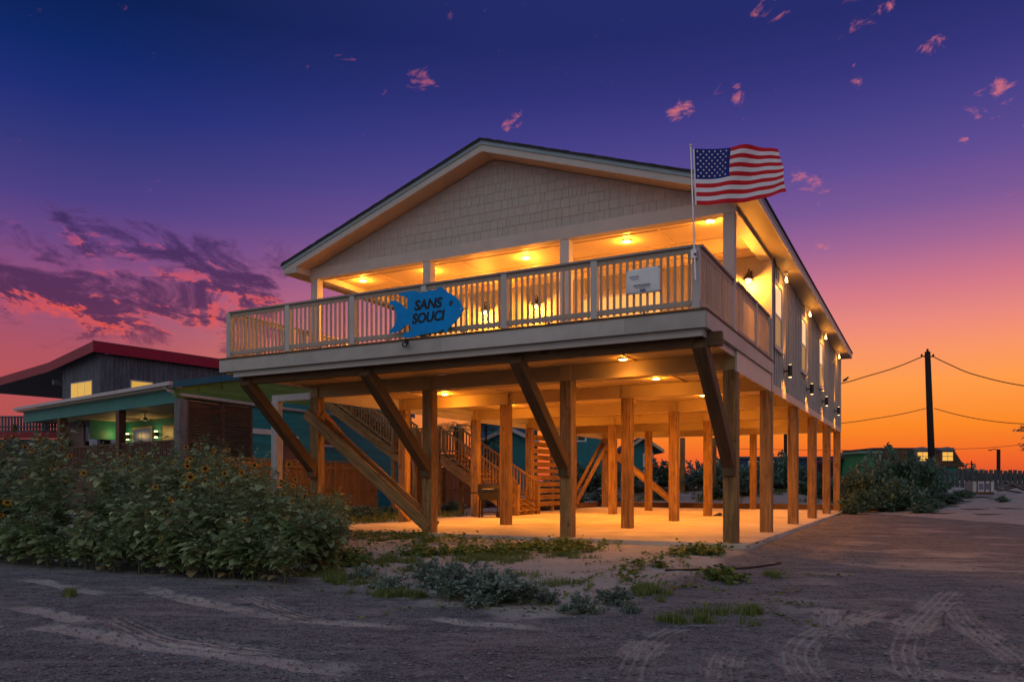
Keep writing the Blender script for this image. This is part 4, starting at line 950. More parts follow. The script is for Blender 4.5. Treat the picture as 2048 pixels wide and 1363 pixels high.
# =================================================================== FAR HOUSES
def far_house(name, label, pxa, pxb, D, depth, zb, zw, wm, rm, roof='gable', rise=1.2, wins=(), over=.4, trim=None, dD=0.):
    A, B_ = W(pxa, D), W(pxb, D+dD); t = empty(name, (A.x, A.y, zb)); tag(t, label, 'house')
    d = (B_-A); L = d.length; d.normalize(); nb = Vector((-d.y, d.x, 0))
    if nb.dot(FWD) < 0: nb = -nb
    def P(u, v, z): return Vector((A.x, A.y, 0))+d*u+nb*v+Vector((0, 0, z))
    MB().hexa([P(0, 0, zb), P(L, 0, zb), P(L, depth, zb), P(0, depth, zb), P(0, 0, zw), P(L, 0, zw), P(L, depth, zw), P(0, depth, zw)]).obj('wall', wm, t)
    if roof == 'gable':      # ridge across: gable faces us
        MB().prism([P(-over, -over, zw-.1), P(L/2, -over, zw+rise-.1), P(L+over, -over, zw-.1), P(L+over, -over, zw+.1), P(L/2, -over, zw+rise+.1), P(-over, -over, zw+.1)], nb*(depth+2*over)).obj('roof', rm, t)
        MB().prism([P(0, .01, zw), P(L, .01, zw), P(L/2, .01, zw+rise)], nb*.1).obj('gable', wm, t)
        if trim: MB().prism([P(-over-.02, -over-.04, zw-.12), P(L/2, -over-.04, zw+rise-.12), P(L+over+.02, -over-.04, zw-.12), P(L+over+.02, -over-.04, zw+.12), P(L/2, -over-.04, zw+rise+.12), P(-over-.02, -over-.04, zw+.12)], nb*.035).obj('fascia', trim, t)
    elif roof == 'side':     # ridge along the front
        MB().prism([P(-over, -over, zw-.05), P(-over, depth+over, zw-.05), P(-over, depth/2, zw+rise)], d*(L+2*over)).obj('roof', rm, t)
        if trim: MB().hexa([P(-over, -over-.05, zw-.08), P(L+over, -over-.05, zw-.08), P(L+over, -over-.005, zw-.08), P(-over, -over-.005, zw-.08), P(-over, -over-.05, zw+.12), P(L+over, -over-.05, zw+.12), P(L+over, -over-.005, zw+.12), P(-over, -over-.005, zw+.12)]).obj('fascia', trim, t)
    elif roof == 'flat':
        MB().hexa([P(-over, -over, zw), P(L+over, -over, zw), P(L+over, depth, zw), P(-over, depth, zw), P(-over, -over, zw+.2), P(L+over, -over, zw+.2), P(L+over, depth, zw+.2), P(-over, depth, zw+.2)]).obj('roof', rm, t)
    for (u0, u1, z0, z1, pm_) in wins:
        w = MB().hexa([P(u0-.1, -.05, z0-.1), P(u1+.1, -.05, z0-.1), P(u1+.1, -.003, z0-.1), P(u0-.1, -.003, z0-.1), P(u0-.1, -.05, z1+.1), P(u1+.1, -.05, z1+.1), P(u1+.1, -.003, z1+.1), P(u0-.1, -.003, z1+.1)]).obj('window', WHITE, t)
        for k in range(2):
            a, b = u0+(u1-u0)*k/2+.02, u0+(u1-u0)*(k+1)/2-.02
            MB().hexa([P(a, -.065, z0), P(b, -.065, z0), P(b, -.052, z0), P(a, -.052, z0), P(a, -.065, z1), P(b, -.065, z1), P(b, -.052, z1), P(a, -.052, z1)]).obj('pane', pm_, w)
    return t, P, L
FTEAL = mat('far_teal', (.02, .17, .19), .6, .15, 3., bump=.05); FNAVY = mat('far_navy', (.02, .05, .10), .6, .2, 3., bump=.05)
FMAR = mat('far_maroon', (.06, .02, .025), .6, .2, 3., bump=.05); FGRN = mat('far_green', (.02, .20, .07), .6, .15, 3., bump=.05)
far_house('teal_bungalow', 'low teal bungalow with grey roof edge seen beyond the staircase', 968, 1064, 47, 6, -.1, 3.55, FTEAL, SHING, 'gable', .9, trim=GUT)
far_house('blue_house', 'tall blue house rising behind the teal bungalow', 960, 1075, 58, 6, -.1, 7.2, mat('far_blue', (.02, .09, .16), .6, .15, 3., bump=.05), SHING, 'side', 1.0)
far_house('teal_stilt_house', 'tall teal house with white framed window seen between the pilings', 1110, 1212, 52, 7, -.1, 6.6, FTEAL, SHING, 'side', 1.2, wins=[(1.0, 2.0, 4.0, 4.9, GLASSD), (.3, .8, 4.0, 4.9, GLASSD)])
far_house('teal_gable_house', 'teal house with overhanging roof and lit window beyond the rear brace', 1262, 1308, 56, 8, -.1, 3.4, FTEAL, SHING, 'gable', 1.0, wins=[(.95, 1.5, 1.9, 3.2, GLOWD)], over=.6, trim=WARMF)
far_house('navy_long_house', 'long dark blue house with white windows beyond the rear pilings', 1478, 1702, 78, 8, 0, 3.6, FNAVY, SHING, 'flat', wins=[(8.8, 9.6, 2.4, 3.3, GLASSD), (8.8, 9.6, .9, 1.8, GLASSD), (1.0, 3.4, 2.2, 3.3, mat('far_lit_band', (.3, .25, .1), .5, .2, 3., bump=0, emit=(.8, .55, .15, 1), estr=.12))])
far_house('maroon_shed', 'dark maroon shed beside the green hut', 1680, 1718, 70, 5, 0, 3.0, FMAR, FMAR, 'gable', .6)
far_house('green_hut', 'bright green hut with pale roof edge behind the big shrub', 1724, 1748, 66, 4, 0, 3.65, FGRN, mat('far_pale_roof', (.12, .22, .16), .6, .1, 3., bump=0), 'flat', over=.5)
# mansard house with two dormers
DM = 70; A, B_ = W(1757, DM), W(1924, DM); mh = empty('mansard_house', (A.x, A.y, 0)); tag(mh, 'brown mansard-roofed house with two lit dormer windows behind the utility pole', 'house')
d = (B_-A); L = d.length; d.normalize(); nb = Vector((-d.y, d.x, 0))
def P(u, v, z): return Vector((A.x, A.y, 0))+d*u+nb*v+Vector((0, 0, z))
z0, z1 = Zat(933, DM), Zat(896, DM)
MB().hexa([P(.3, .35, .2), P(L-.1, .35, .2), P(L-.1, 8, .2), P(.3, 8, .2), P(.3, .35, z0), P(L-.1, .35, z0), P(L-.1, 8, z0), P(.3, 8, z0)]).obj('wall', mat('far_sea_green', (.02, .20, .17), .6, .1, 3., bump=.05), mh)
MAN = mat('brown_mansard_shingle', (.075, .042, .022), .85, .45, 1.6, bump=.4, fine=14.)
mr = MB().hexa([P(-.1, 0, z0), P(L+.25, 0, z0), P(L+.25, 8.4, z0), P(-.1, 8.4, z0), P(0, .75, z1), P(L-.35, .75, z1), P(L-.35, 7.6, z1), P(0, 7.6, z1)]).obj('mansard_roof', MAN, mh)
MB().hexa([P(-.05, .7, z1), P(L-.3, .7, z1), P(L-.3, 7.7, z1), P(-.05, 7.7, z1), P(-.05, .7, z1+.09), P(L-.3, .7, z1+.09), P(L-.3, 7.7, z1+.09), P(-.05, 7.7, z1+.09)]).obj('parapet', SHING, mh)
for rw in range(7):
    zz = z0+.06+rw*(z1-z0-.1)/7; vv = .75*(zz-z0)/(z1-z0)-.03
    MB().hexa([P(-.08, vv, zz), P(L+.18-.55*(zz-z0)/(z1-z0), vv, zz), P(L+.18-.55*(zz-z0)/(z1-z0), vv+.06, zz), P(-.08, vv+.06, zz), P(-.08, vv+.1, zz+.24), P(L+.1-.55*(zz-z0)/(z1-z0), vv+.1, zz+.24), P(L+.1-.55*(zz-z0)/(z1-z0), vv+.14, zz+.24), P(-.08, vv+.14, zz+.24)]).obj('shingle_course', MAN, mr)
DORM = mat('dormer_blue_grey', (.12, .13, .16), .6, .1, 3., bump=.02)
WINB = mat('far_bright_window', (.2, .12, .03), .4, .1, 2., bump=0, emit=(1, .50, .075, 1), estr=.9)
for pxd in (1846, 1896):
    o_ = (W(pxd, DM)-Vector((A.x, A.y, 0))).dot(d); za, zb_ = Zat(921, DM), Zat(903, DM)
    dm = MB().hexa([P(o_-.54, .05, za-.06), P(o_+.54, .05, za-.06), P(o_+.54, .8, za-.06), P(o_-.54, .8, za-.06), P(o_-.54, .05, zb_+.06), P(o_+.54, .05, zb_+.06), P(o_+.54, .8, zb_+.06), P(o_-.54, .8, zb_+.06)]).obj('dormer', DORM, mh)
    MB().prism([P(o_-.72, -.02, zb_+.12), P(o_+.72, -.02, zb_+.12), P(o_+.45, -.02, zb_+.34), P(o_, -.02, zb_+.45), P(o_-.45, -.02, zb_+.34)], nb*.8).obj('dormer_roof', DORM, dm)
    for i in range(2):
        for k in range(2):
            a0, a1 = o_-.46+i*.48, o_-.46+i*.48+.43; c0, c1 = za+k*(zb_-za)/2+.02, za+(k+1)*(zb_-za)/2-.03
            MB().hexa([P(a0, .02, c0), P(a1, .02, c0), P(a1, .045, c0), P(a0, .045, c0), P(a0, .02, c1), P(a1, .02, c1), P(a1, .045, c1), P(a0, .045, c1)]).obj('pane', WINB, dm)
    lp = empty('dormer_glow', P(o_, -.3, za)); lp.parent = mh; lp.location = P(o_, -.3, za)-wloc(mh); WL[lp.name] = P(o_, -.3, za); point('lamp', P(o_-.9, -.5, za+.2), 5, mh, (1, .5, .12)); bpy.data.objects.remove(lp)

# =================================================================== POLES, WIRES, FENCE, TIMBER AT THE RIGHT
POLE = mat('creosote_pole', (.018, .014, .013), .8, .3, 6., grain=True, bump=.3)
pt, pbm = W(1855, 45, Zat(703, 45)), W(1866, 45, .3)
up_ = empty('utility_pole', pbm); tag(up_, 'tall dark wooden utility pole carrying wires behind the big shrub', 'utility pole')
MB().tube([pbm, (pbm+pt)/2, pt], [.20, .175, .15], 12).obj('shaft', POLE, up_, pbm, True)
MB().tube([pt, pt+Vector((0, 0, .16))], .06, 8).obj('cap', POLE, up_, pbm)
for sx in (-.28, .28):
    c = pt+RGT*sx*1.2+Vector((0, 0, -.28)); MB().tube([c-RGT*sx*.8, c], .03, 6).tube([c, c+Vector((0, 0, .14))], .05, 8).obj('insulator', POLE, up_, pbm)
def wire(name, label, pts, r=.022):
    P_ = [W(a, D, Zat(b, D)) for a, b, D in pts]; Q = []
    for i in range(len(P_)-1):
        p0, p1, p2, p3 = P_[max(i-1, 0)], P_[i], P_[i+1], P_[min(i+2, len(P_)-1)]
        for k in range(6): t = k/6; Q.append(.5*((2*p1)+(p2-p0)*t+(2*p0-5*p1+4*p2-p3)*t*t+(3*p1-p0-3*p2+p3)*t**3))
    Q.append(P_[-1]); tag(MB().tube(Q, r, 6).obj(name, POLE, None), label, 'wire')
wire('overhead_wire', 'upper overhead wire sagging from the pole towards the house', [(1849, 711, 45), (1790, 735, 45.5), (1730, 753, 46), (1680, 767, 46.5), (1560, 790, 48), (1400, 800, 51)], .03)
wire('overhead_wire', 'upper overhead wire sagging from the pole away from the house', [(1863, 711, 45), (1900, 729, 44.5), (1950, 749, 44), (2048, 771, 43), (2200, 785, 42)], .03)
wire('overhead_wire', 'lower overhead wire sagging from the pole towards the house', [(1857, 815, 45), (1800, 828, 45.5), (1740, 838, 46), (1680, 846, 46.5), (1500, 862, 48)], .022)
wire('overhead_wire', 'lower overhead wire sagging from the pole away from the house', [(1868, 816, 45), (1920, 830, 44.5), (1980, 841, 44), (2048, 847, 43), (2200, 852, 42)], .022)
wire('overhead_wire', 'far thin wire running to the street light', [(2100, 882, 92), (2048, 888, 92), (1997, 893, 92), (1925, 897, 92), (1700, 900, 92), (1480, 897, 92)], .03)
bp = W(1692, 46.4, Zat(763, 46.4)); bird = MB()
bird.tube([bp+RGT*x+Vector((0, 0, z)) for x, z in ((-.2, .02), (-.12, .08), (0, .14), (.07, .2))], [.015, .07, .08, .045], 8).tube([bp+RGT*x+Vector((0, 0, z)) for x, z in ((.05, .2), (.1, .25), (.15, .25), (.2, .235))], [.04, .055, .04, .006], 8)
tag(bird.obj('bird', BLACK, None, bp, True), 'small dark bird perched on the upper wire', 'bird')
sl = W(1997, 92, .5); t = empty('street_light', sl); tag(t, 'slim distant street light pole with a short arm', 'street light')
MB().tube([sl, W(1997, 92, Zat(898, 92))], .2, 8).obj('pole', POLE, t, sl); tp = W(1997, 92, Zat(899, 92)); MB().tube([tp, tp-RGT*.5+Vector((0, 0, .1)), tp-RGT*.8], .05, 6).obj('arm', POLE, t, sl); MB().box(tp.x-1.05, tp.x-.65, tp.y-.1, tp.y+.1, tp.z-.06, tp.z+.05).obj('head', POLE, t, sl)
for px, D, yt, lab in ((1571, 64, 850, 'dark utility pole seen between the rear pilings'), (1943, 100, 921, 'thin distant pole beside the mansard house')):
    a = W(px, D, 0); t = empty('distant_pole', a); tag(t, lab, 'pole'); MB().tube([a, W(px, D, Zat(yt, D))], .14 if D < 80 else .08, 8).obj('shaft', POLE, t, a); c = W(px, D, Zat(yt+6, D)); MB().bar(c-RGT*.5, c+RGT*.5, .08, .1).obj('crossarm', POLE, t, a)
PF = mat('grey_picket', (.075, .078, .082), .8, .3, 5., grain=True, bump=.2)
a = W(1884, 46); t = empty('picket_fence', a); tag(t, 'weathered grey picket fence along the sandy bank', 'fence')
for k in range(20):
    p = W(1886+k*9.6, 46); zz = float(hbase(p.x, p.y)); ztop = Zat(939.5+random.uniform(-1, 1.5), 46)
    MB().hexa([(p.x-.10, p.y-.01, zz-.1), (p.x+.10, p.y-.01, zz-.1), (p.x+.1, p.y+.01, zz-.1), (p.x-.1, p.y+.01, zz-.1), (p.x-.1, p.y-.01, ztop), (p.x+.1, p.y-.01, ztop), (p.x+.1, p.y+.01, ztop), (p.x-.1, p.y+.01, ztop)]).obj('picket', PF, t)
for zq in (948, 968): beam('rail', W(1882, 46.1, Zat(zq, 46)), W(2075, 46.1, Zat(zq, 46)), .04, .09, PF, t)
# strapped pallet of blocks and a heap of planks
cp = W(1967, 33); zc = float(hbase(cp.x, cp.y)); cz = Zat(983, 33); t = empty('strapped_crate', (cp.x, cp.y, cz)); tag(t, 'white strapped crate with blue print on the sand before the picket fence', 'crate')
def cb_(name, s0, s1, v0, v1, z0, z1, m): a = Vector((cp.x, cp.y, 0)); return MB().hexa([a+RGT*s0+FWD*v0+Vector((0, 0, z0)), a+RGT*s1+FWD*v0+Vector((0, 0, z0)), a+RGT*s1+FWD*v1+Vector((0, 0, z0)), a+RGT*s0+FWD*v1+Vector((0, 0, z0)), a+RGT*s0+FWD*v0+Vector((0, 0, z1)), a+RGT*s1+FWD*v0+Vector((0, 0, z1)), a+RGT*s1+FWD*v1+Vector((0, 0, z1)), a+RGT*s0+FWD*v1+Vector((0, 0, z1))]).obj(name, m, t, (cp.x, cp.y, cz))
CRW = mat('crate_wrap', (.52, .48, .50), .5, .1, 4., bump=.05)
cb_('pallet', -.45, .45, 0, .6, cz-.12, cz, WOODD); cb_('body', -.45, .45, 0, .6, cz, cz+.44, CRW)
for s_ in (-.27, .06, .28): cb_('strap', s_-.025, s_+.025, -.012, .612, cz-.002, cz+.452, BROWN)
cb_('print', -.2, .0, -.006, -.001, cz+.1, cz+.36, PRINT); cb_('print', .1, .24, -.006, -.001, cz+.1, cz+.36, PRINT)
PK = mat('grey_driftwood', (.16, .13, .12), .8, .3, 6., grain=True, bump=.3)
rr = random.Random(4)
for k, (pa, ya_, pb_, yb2) in enumerate(((1992, 975, 2022, 965), (2008, 962, 2052, 980), (1990, 977, 2040, 984), (2014, 970, 2060, 972), (1998, 981, 2035, 972), (2020, 966, 2070, 979))):
    D1 = 33.5+.25*k; tag(beam('loose_plank', W(pa, D1, Zat(ya_, D1)), W(pb_, D1+.3, Zat(yb2, D1)), .22, .05, PK, None), ('grey plank in the heap beside the strapped crate'), 'plank', 'heap of loose planks')
for k, (px, py, rot_) in enumerate(((1905, 1003, .3), (1950, 1010, -.4), (1990, 1000, .8), (1880, 1012, .1), (2020, 1015, -.2), (1930, 998, 1.), (1975, 1018, .4))):
    D1 = 1.0*1558.87/(py-965.6)*(1.1416-.18) if False else 31-(py-1000)*.25; c = W(px, D1); z = float(hbase(c.x, c.y))
    pts = [c+Vector((math.cos(rot_)*s_*.5, math.sin(rot_)*s_*.5, z+.03+.05*abs(s_)*rr.random())) for s_ in (-1, -.4, .3, 1)]
    tag(MB().tube(pts, [.008, .018, .016, .006], 6).obj('driftwood_stick', POLE, None, c), 'dark driftwood stick lying on the sandy bank', 'stick', 'driftwood sticks on the bank')

# =================================================================== VEGETATION
SUNL = leafmat('sunflower_leaf', (.23, .32, .13, 1), (.60, .68, .36, 1), .42, .42, (.34, .26, .12, 1), .75)
STEM = mat('green_stem', (.12, .13, .06), .7, .25, 8., bump=.1)
PETAL = leafmat('sunflower_petal', (.75, .36, .01, 1), (.85, .48, .02, 1), .6, .3); DISC = mat('flower_disc', (.035, .014, .006), .9, .3, 30., bump=.3)
SILV = leafmat('silver_leaf', (.18, .25, .20, 1), (.36, .44, .35, 1), .6, .2)
SHRB = leafmat('shrub_leaf', (.13, .25, .17, 1), (.34, .48, .36, 1), .5, .25)
VINE = leafmat('vine_leaf', (.17, .24, .05, 1), (.34, .40, .10, 1), .55, .25); GRS = leafmat('grass_blade', (.14, .20, .05, 1), (.30, .34, .10, 1), .6, .25)
PALMM = leafmat('palm_leaf', (.16, .20, .06, 1), (.34, .36, .14, 1), .5, .2)
class LV:
    def __init__(s): s.v = []; s.f = []
    def leaf(s, p, d, up, L, Wd, fold=.25, droop=.5, k=(.34, .72), wd=(.5, .40)):
        p = Vector(p); d = Vector(d).normalized(); side = d.cross(up)
        if side.length < 1e-3: side = Vector((1, 0, 0))
        side.normalize(); nn = side.cross(d).normalized(); b = len(s.v)
        def c(t): return p+d*(L*t*(1-.18*droop*t))-nn*0+Vector((0, 0, -1))*(droop*L*.55*t*t)
        c1, c2, tip = c(k[0]), c(k[1]), c(1.)
        f1, f2 = nn*(fold*Wd*wd[0]), nn*(fold*Wd*wd[1])
        s.v += [tuple(x) for x in (p, c1, c2, tip, c1-side*Wd*wd[0]+f1, c2-side*Wd*wd[1]+f2, c1+side*Wd*wd[0]+f1, c2+side*Wd*wd[1]+f2)]
        s.f += [tuple(b+i for i in q) for q in ((0, 1, 4), (0, 6, 1), (4, 1, 2, 5), (1, 6, 7, 2), (5, 2, 3), (2, 7, 3))]
    def blade(s, p, d, L, w):
        p = Vector(p); d = Vector(d); side = d.cross(Vector((0, 0, 1))); side = side.normalized()*w if side.length > 1e-3 else Vector((w, 0, 0)); b = len(s.v)
        m_ = p+d*L*.55+Vector((0, 0, .0)); t = p+d*L+Vector((0, 0, -L*.18))
        s.v += [tuple(x) for x in (p-side, p+side, m_+side*.7, m_-side*.7, t)]; s.f += [(b, b+1, b+2, b+3), (b+3, b+2, b+4)]
    def mesh(s, name, m):
        me = bpy.data.meshes.new(name); me.from_pydata(s.v, [], s.f); me.materials.append(m); me.polygons.foreach_set('use_smooth', [True]*len(me.polygons)); return me
def rdir(r, up=.2):
    a = r.random()*math.tau; z = r.uniform(-1, 1)*.6+up; q = math.sqrt(max(.05, 1-z*z)); return Vector((math.cos(a)*q, math.sin(a)*q, z))
# --- flower head (shared)
fl = MB(); k = 13
for i in range(k):
    a = i*math.tau/k; a2 = a+.19; a0 = a-.19; b = len(fl.v)
    fl.v += [(math.cos(a0)*.016, math.sin(a0)*.016, 0), (math.cos(a2)*.016, math.sin(a2)*.016, 0), (math.cos(a+.14)*.034, math.sin(a+.14)*.034, .004), (math.cos(a)*.052, math.sin(a)*.052, -.004), (math.cos(a-.14)*.034, math.sin(a-.14)*.034, .004)]
    fl.f.append((b, b+1, b+2, b+3, b+4)); fl.mi.append(0)
fl.cur = 1; fl.tube([(0, 0, -.008), (0, 0, .006), (0, 0, .011)], [.015, .021, .012], 10)
flm = fl.mesh('flower_head'); flm.materials.append(PETAL); flm.materials.append(DISC); flm.polygons.foreach_set('material_index', fl.mi)
# --- sunflower plants: six kinds
def sunflower_kind(seed, H):
    r = random.Random(seed); lv = LV(); stem = MB(); heads = []
    def shoot(p, d, L, rad, n, big, lead):
        pts = [Vector(p)]; d = Vector(d).normalized(); seg = 6
        for i in range(seg):
            d = (d+Vector((r.uniform(-.16, .16), r.uniform(-.16, .16), .10))).normalized(); pts.append(pts[-1]+d*L/seg)
        stem.tube(pts, [rad*(1-.75*i/seg) for i in range(seg+1)], 5, cap=False)
        for i in range(n):
            t = (i+.6)/n; j = min(int(t*seg), seg-1); q = pts[j].lerp(pts[j+1], t*seg-j); a = i*2.4+r.random()
            if lead and t < .12: continue
            dd = Vector((math.cos(a), math.sin(a), r.uniform(-.1, .45))); pet = .04+.05*r.random(); base = q+dd*pet
            sz = big*(1.15-.55*t)*r.uniform(.6, 1.45); stem.tube([q, base], .0035, 4, cap=False)
            lv.leaf(base, dd, Vector((0, 0, 1))+rdir(r)*.35, sz, sz*.8, r.uniform(.1, .5), r.uniform(.15, 1.0))
        return pts
    main = shoot((0, 0, 0), (r.uniform(-.15, .15), r.uniform(-.15, .15), 1), H, .013, int(18*H), .2, True)
    def stalk(p, d):
        d = (Vector(d).normalized()+Vector((r.uniform(-.3, .3), r.uniform(-.3, .3), .5))).normalized(); e = p+d*r.uniform(.06, .26); stem.tube([p, (p+e)/2, e], [.005, .004, .0035], 4, cap=False)
        for k in range(2): q = p.lerp(e, r.uniform(.2, .9)); lv.leaf(q, rdir(r), Vector((0, 0, 1)), .06, .04, .3, .6)
        heads.append((e, d))
    stalk(main[-1], main[-1]-main[-2])
    for b_ in range(7):
        i = r.choice((1, 2, 2, 3, 3, 4, 4, 5)); a = r.random()*math.tau
        pts = shoot(main[i], (math.cos(a)*.9, math.sin(a)*.9, .75), H*r.uniform(.28, .5), .007, 10, .155, False)
        if r.random() < .6: stalk(pts[-1], pts[-1]-pts[-2])
    return lv.mesh('foliage', SUNL), stem.mesh('stem'), heads
KINDS = [sunflower_kind(s_, h_) for s_, h_ in ((1, 1.55), (2, 1.4), (3, 1.2), (4, 1.65), (5, 1.0), (6, .8), (7, .65))]
for k_ in KINDS: k_[1].materials.append(STEM)
rv = random.Random(21)
def thicket_label(x, y, kind, nf):
    v_ = Vector((x-3.292, y+15.163, 0)); px_ = 1024+v_.dot(RGT)/v_.dot(FWD)*1558.87
    size = {0: 'tall', 1: 'tall', 3: 'tall', 2: 'mid-height', 4: 'mid-height', 5: 'short', 6: 'short'}[kind]
    head = {0: 'without open flowers', 1: 'with one open flower', 2: 'with two open flowers'}[min(nf, 2)]
    where = 'before the cottage porch' if px_ < 355 else ('before the louvred screens' if px_ < 450 else ('before the board fence' if px_ < 600 else 'beside the corner piling'))
    depth = 'near the road' if y < -6.6 else 'deep in the thicket'
    return f'{size} sunflower plant {head} {depth} {where}'
def sunflower(x, y, kind, sc, label=None, group='sunflowers in the thicket', nf=3):
    fo_, sm_, hd = KINDS[kind]; z = float(hbase(x, y)); t = empty('sunflower_plant', (x, y, z), rv.random()*6.28); t.scale = (sc, sc, sc*rv.uniform(.92, 1.08)); tag(t, label or thicket_label(x, y, kind, nf), 'sunflower', group)
    for nm, me in (('foliage', fo_), ('stem', sm_)): o = bpy.data.objects.new(nm, me); COL.objects.link(o); o.parent = t
    for p_, d_ in hd[:nf]:
        o = bpy.data.objects.new('flower', flm); COL.objects.link(o); o.parent = t; o.location = p_+Vector((0, 0, .01)); f_ = rv.uniform(.95, 1.5); o.scale = (f_,)*3
        q = (Vector(d_).normalized()*.35+Vector((rv.uniform(-.7, .7), rv.uniform(-.7, .7), .1))); o.rotation_euler = q.to_track_quat('Z', 'Y').to_euler()
# thicket outline on the ground
TP = [(-12.5, -8.2), (-9, -7.75), (-6.3, -7.75), (-4.55, -7.55), (-4.05, -7.1), (-5.1, -5.6), (-6.6, -4.0), (-8.2, -2.2), (-9.6, -.6), (-11.6, -.2), (-14.5, -2.6), (-15.5, -6)]
def inside(x, y, P_):
    c = False; j = len(P_)-1
    for i in range(len(P_)):
        if (P_[i][1] > y) != (P_[j][1] > y) and x < (P_[j][0]-P_[i][0])*(y-P_[i][1])/(P_[j][1]-P_[i][1])+P_[i][0]: c = not c
        j = i
    return c
cnt = 0; pl = []
tries = 0
while cnt < 165 and tries < 9000:
    tries += 1
    x = rv.uniform(-14.5, -4); y = rv.uniform(-8.1, -.3)
    if not inside(x, y, TP): continue
    # denser along the visible front
    front = y < -6.2 or (x > -8.5 and y < -8.2-(x+3.4)*1.15+2.2)
    if not front and rv.random() < .55: continue
    if any((x-a)**2+(y-b)**2 < .2**2 for a, b in pl): continue
    pl.append((x, y)); cnt += 1
    # the thicket is lower towards the slab and the road
    v_ = Vector((x-3.292, y+15.163, 0)); D_ = v_.dot(FWD); px_ = 1024+v_.dot(RGT)/D_*1558.87
    top = Zat(np.interp(px_, [-200, 100, 300, 440, 520, 600, 680, 730], [908, 905, 908, 912, 945, 988, 1030, 1052]), D_)-.02+rv.choice((rv.uniform(-.2, .06), rv.uniform(-.2, .06), rv.uniform(-.2, .22)))
    hgt = max(.3, top*(.50+.5*min(1, max(0, y+8.0)/1.3))*(.80+.40*float(fbm(np.array([x*1.1+3]), np.array([y*1.1]), 2)[0])))
    k = min((0, 1, 2, 3, 4, 5, 6), key=lambda i: abs((1.62, 1.47, 1.27, 1.72, 1.05, .85, .7)[i]-hgt)+rv.random()*.15)
    sunflower(x, y, k, hgt/(1.62, 1.47, 1.27, 1.72, 1.05, .85, .7)[k], nf=rv.choice((0, 0, 0, 1, 1, 2)))
# skirt of low leafy stems along the road edge
for i in range(46):
    t = i/45; x = -11.5+7.6*t+rv.uniform(-.1, .1); y = -7.95+.28*t+rv.uniform(-.16, .16); sunflower(x, y, rv.choice((5, 6, 6)), rv.uniform(.65, .95), 'low leafy sunflower stem at the road edge of the thicket', 'sunflowers at the road edge', 1 if rv.random() < .15 else 0)
for x, y in ((-9.9, .2), (-10.9, .6), (-9.3, -.5), (-11.4, .1), (-8.9, -1.0)): sunflower(x, y, rv.choice((2, 4)), rv.uniform(.7, .95), 'young sunflower growing at the foot of the corner piling', 'sunflowers at the corner piling', 1)

for i in range(34):
    t = i/33; x = -3.95-5.5*t+rv.uniform(-.35, .25); y = -7.0+6.6*t+rv.uniform(-.3, .3); sunflower(x, y, rv.choice((4, 5, 6, 6)), rv.uniform(.6, 1.0), 'small straggling sunflower on the slab side of the thicket', 'sunflowers on the slab side', rv.choice((0, 0, 1)))
# --- bushes
def bush_mesh(seed, rx, ry, rz_, n, L, Wd, m, up=.35, droop=.5):
    r = random.Random(seed); lv = LV(); st = MB(); tips = []
    nb_ = max(8, n//26)
    for i in range(nb_):
        a = r.random()*math.tau; e = r.random()**.6; h = r.uniform(.25, 1.0)*math.sqrt(max(0, 1-e*e*.8))
        tip = Vector((math.cos(a)*e*rx, math.sin(a)*e*ry, max(.06, h*rz_)))*r.choice((r.uniform(.7, 1.1), r.uniform(.8, 1.1), r.uniform(1., 1.32))); mid = tip*.5+Vector((0, 0, .12*rz_)); st.tube([(0, 0, 0), mid, tip], [.02*rz_+.004, .012*rz_+.003, .003], 4, cap=False); tips.append((mid, tip))
    for i in range(n):
        mid, tip = r.choice(tips); t = r.random()**.6; q = mid.lerp(tip, t)+rdir(r)*.10*max(rx, rz_)*r.random(); d = (tip-mid).normalized()*.5+rdir(r, up); s_ = r.uniform(.65, 1.25)
        lv.leaf(q, d, Vector((0, 0, 1))+rdir(r)*.5, L*s_, Wd*s_, r.uniform(.1, .5), droop*r.uniform(.3, 1.2))
    me = st.mesh('stem'); me.materials.append(STEM); return lv.mesh('foliage', m), me
def bush(name, label, cat, p, meshes, sc=(1, 1, 1), group=None):
    z = float(hbase(p[0], p[1])); t = empty(name, (p[0], p[1], z-.02), rv.random()*6.28 if sc[0] == sc[1] else 0); t.scale = sc; tag(t, label, cat, group)
    for nm, me in (('foliage', meshes[0]), ('stem', meshes[1])): o = bpy.data.objects.new(nm, me); COL.objects.link(o); o.parent = t
    return t
S1, S2 = bush_mesh(31, .5, .5, .36, 1050, .10, .04, SILV), bush_mesh(32, .5, .5, .32, 950, .095, .038, SILV)
for i, (px, py, sx, sz, mm) in enumerate(((905, 1190, .95, 1.0, S1), (960, 1203, 1.05, .95, S2), (1015, 1204, .95, .9, S1), (935, 1175, .85, 1.0, S2), (865, 1165, .75, .9, S1), (1050, 1196, .6, .6, S2))):
    p = onground(px, py); bush('silver_bush', 'low silvery-leaved bush in the broad clump on the sand before the slab', 'bush', (p.x, p.y), mm, (sx, sx, sz), 'silvery bushes in the broad clump')
for px, py, sx, sz, lab in ((722, 1157, .5, .6, 'small silvery bush beside the sunflower thicket'), (778, 1178, .55, .7, 'rounded silvery bush between the thicket and the broad clump'), (1164, 1226, .5, .65, 'small dense silvery bush standing alone at the road edge'), (1232, 1206, .45, .5, 'small silvery bush just behind the lone road-edge bush'), (1100, 1208, .28, .45, 'tiny silvery tuft between the broad clump and the lone bush'), (1262, 1222, .25, .4, 'tiny silvery tuft with thin stems past the lone bush')):
    p = onground(px, py); bush('silver_bush', lab, 'bush', (p.x, p.y), rv.choice((S1, S2)), (sx, sx, sz))
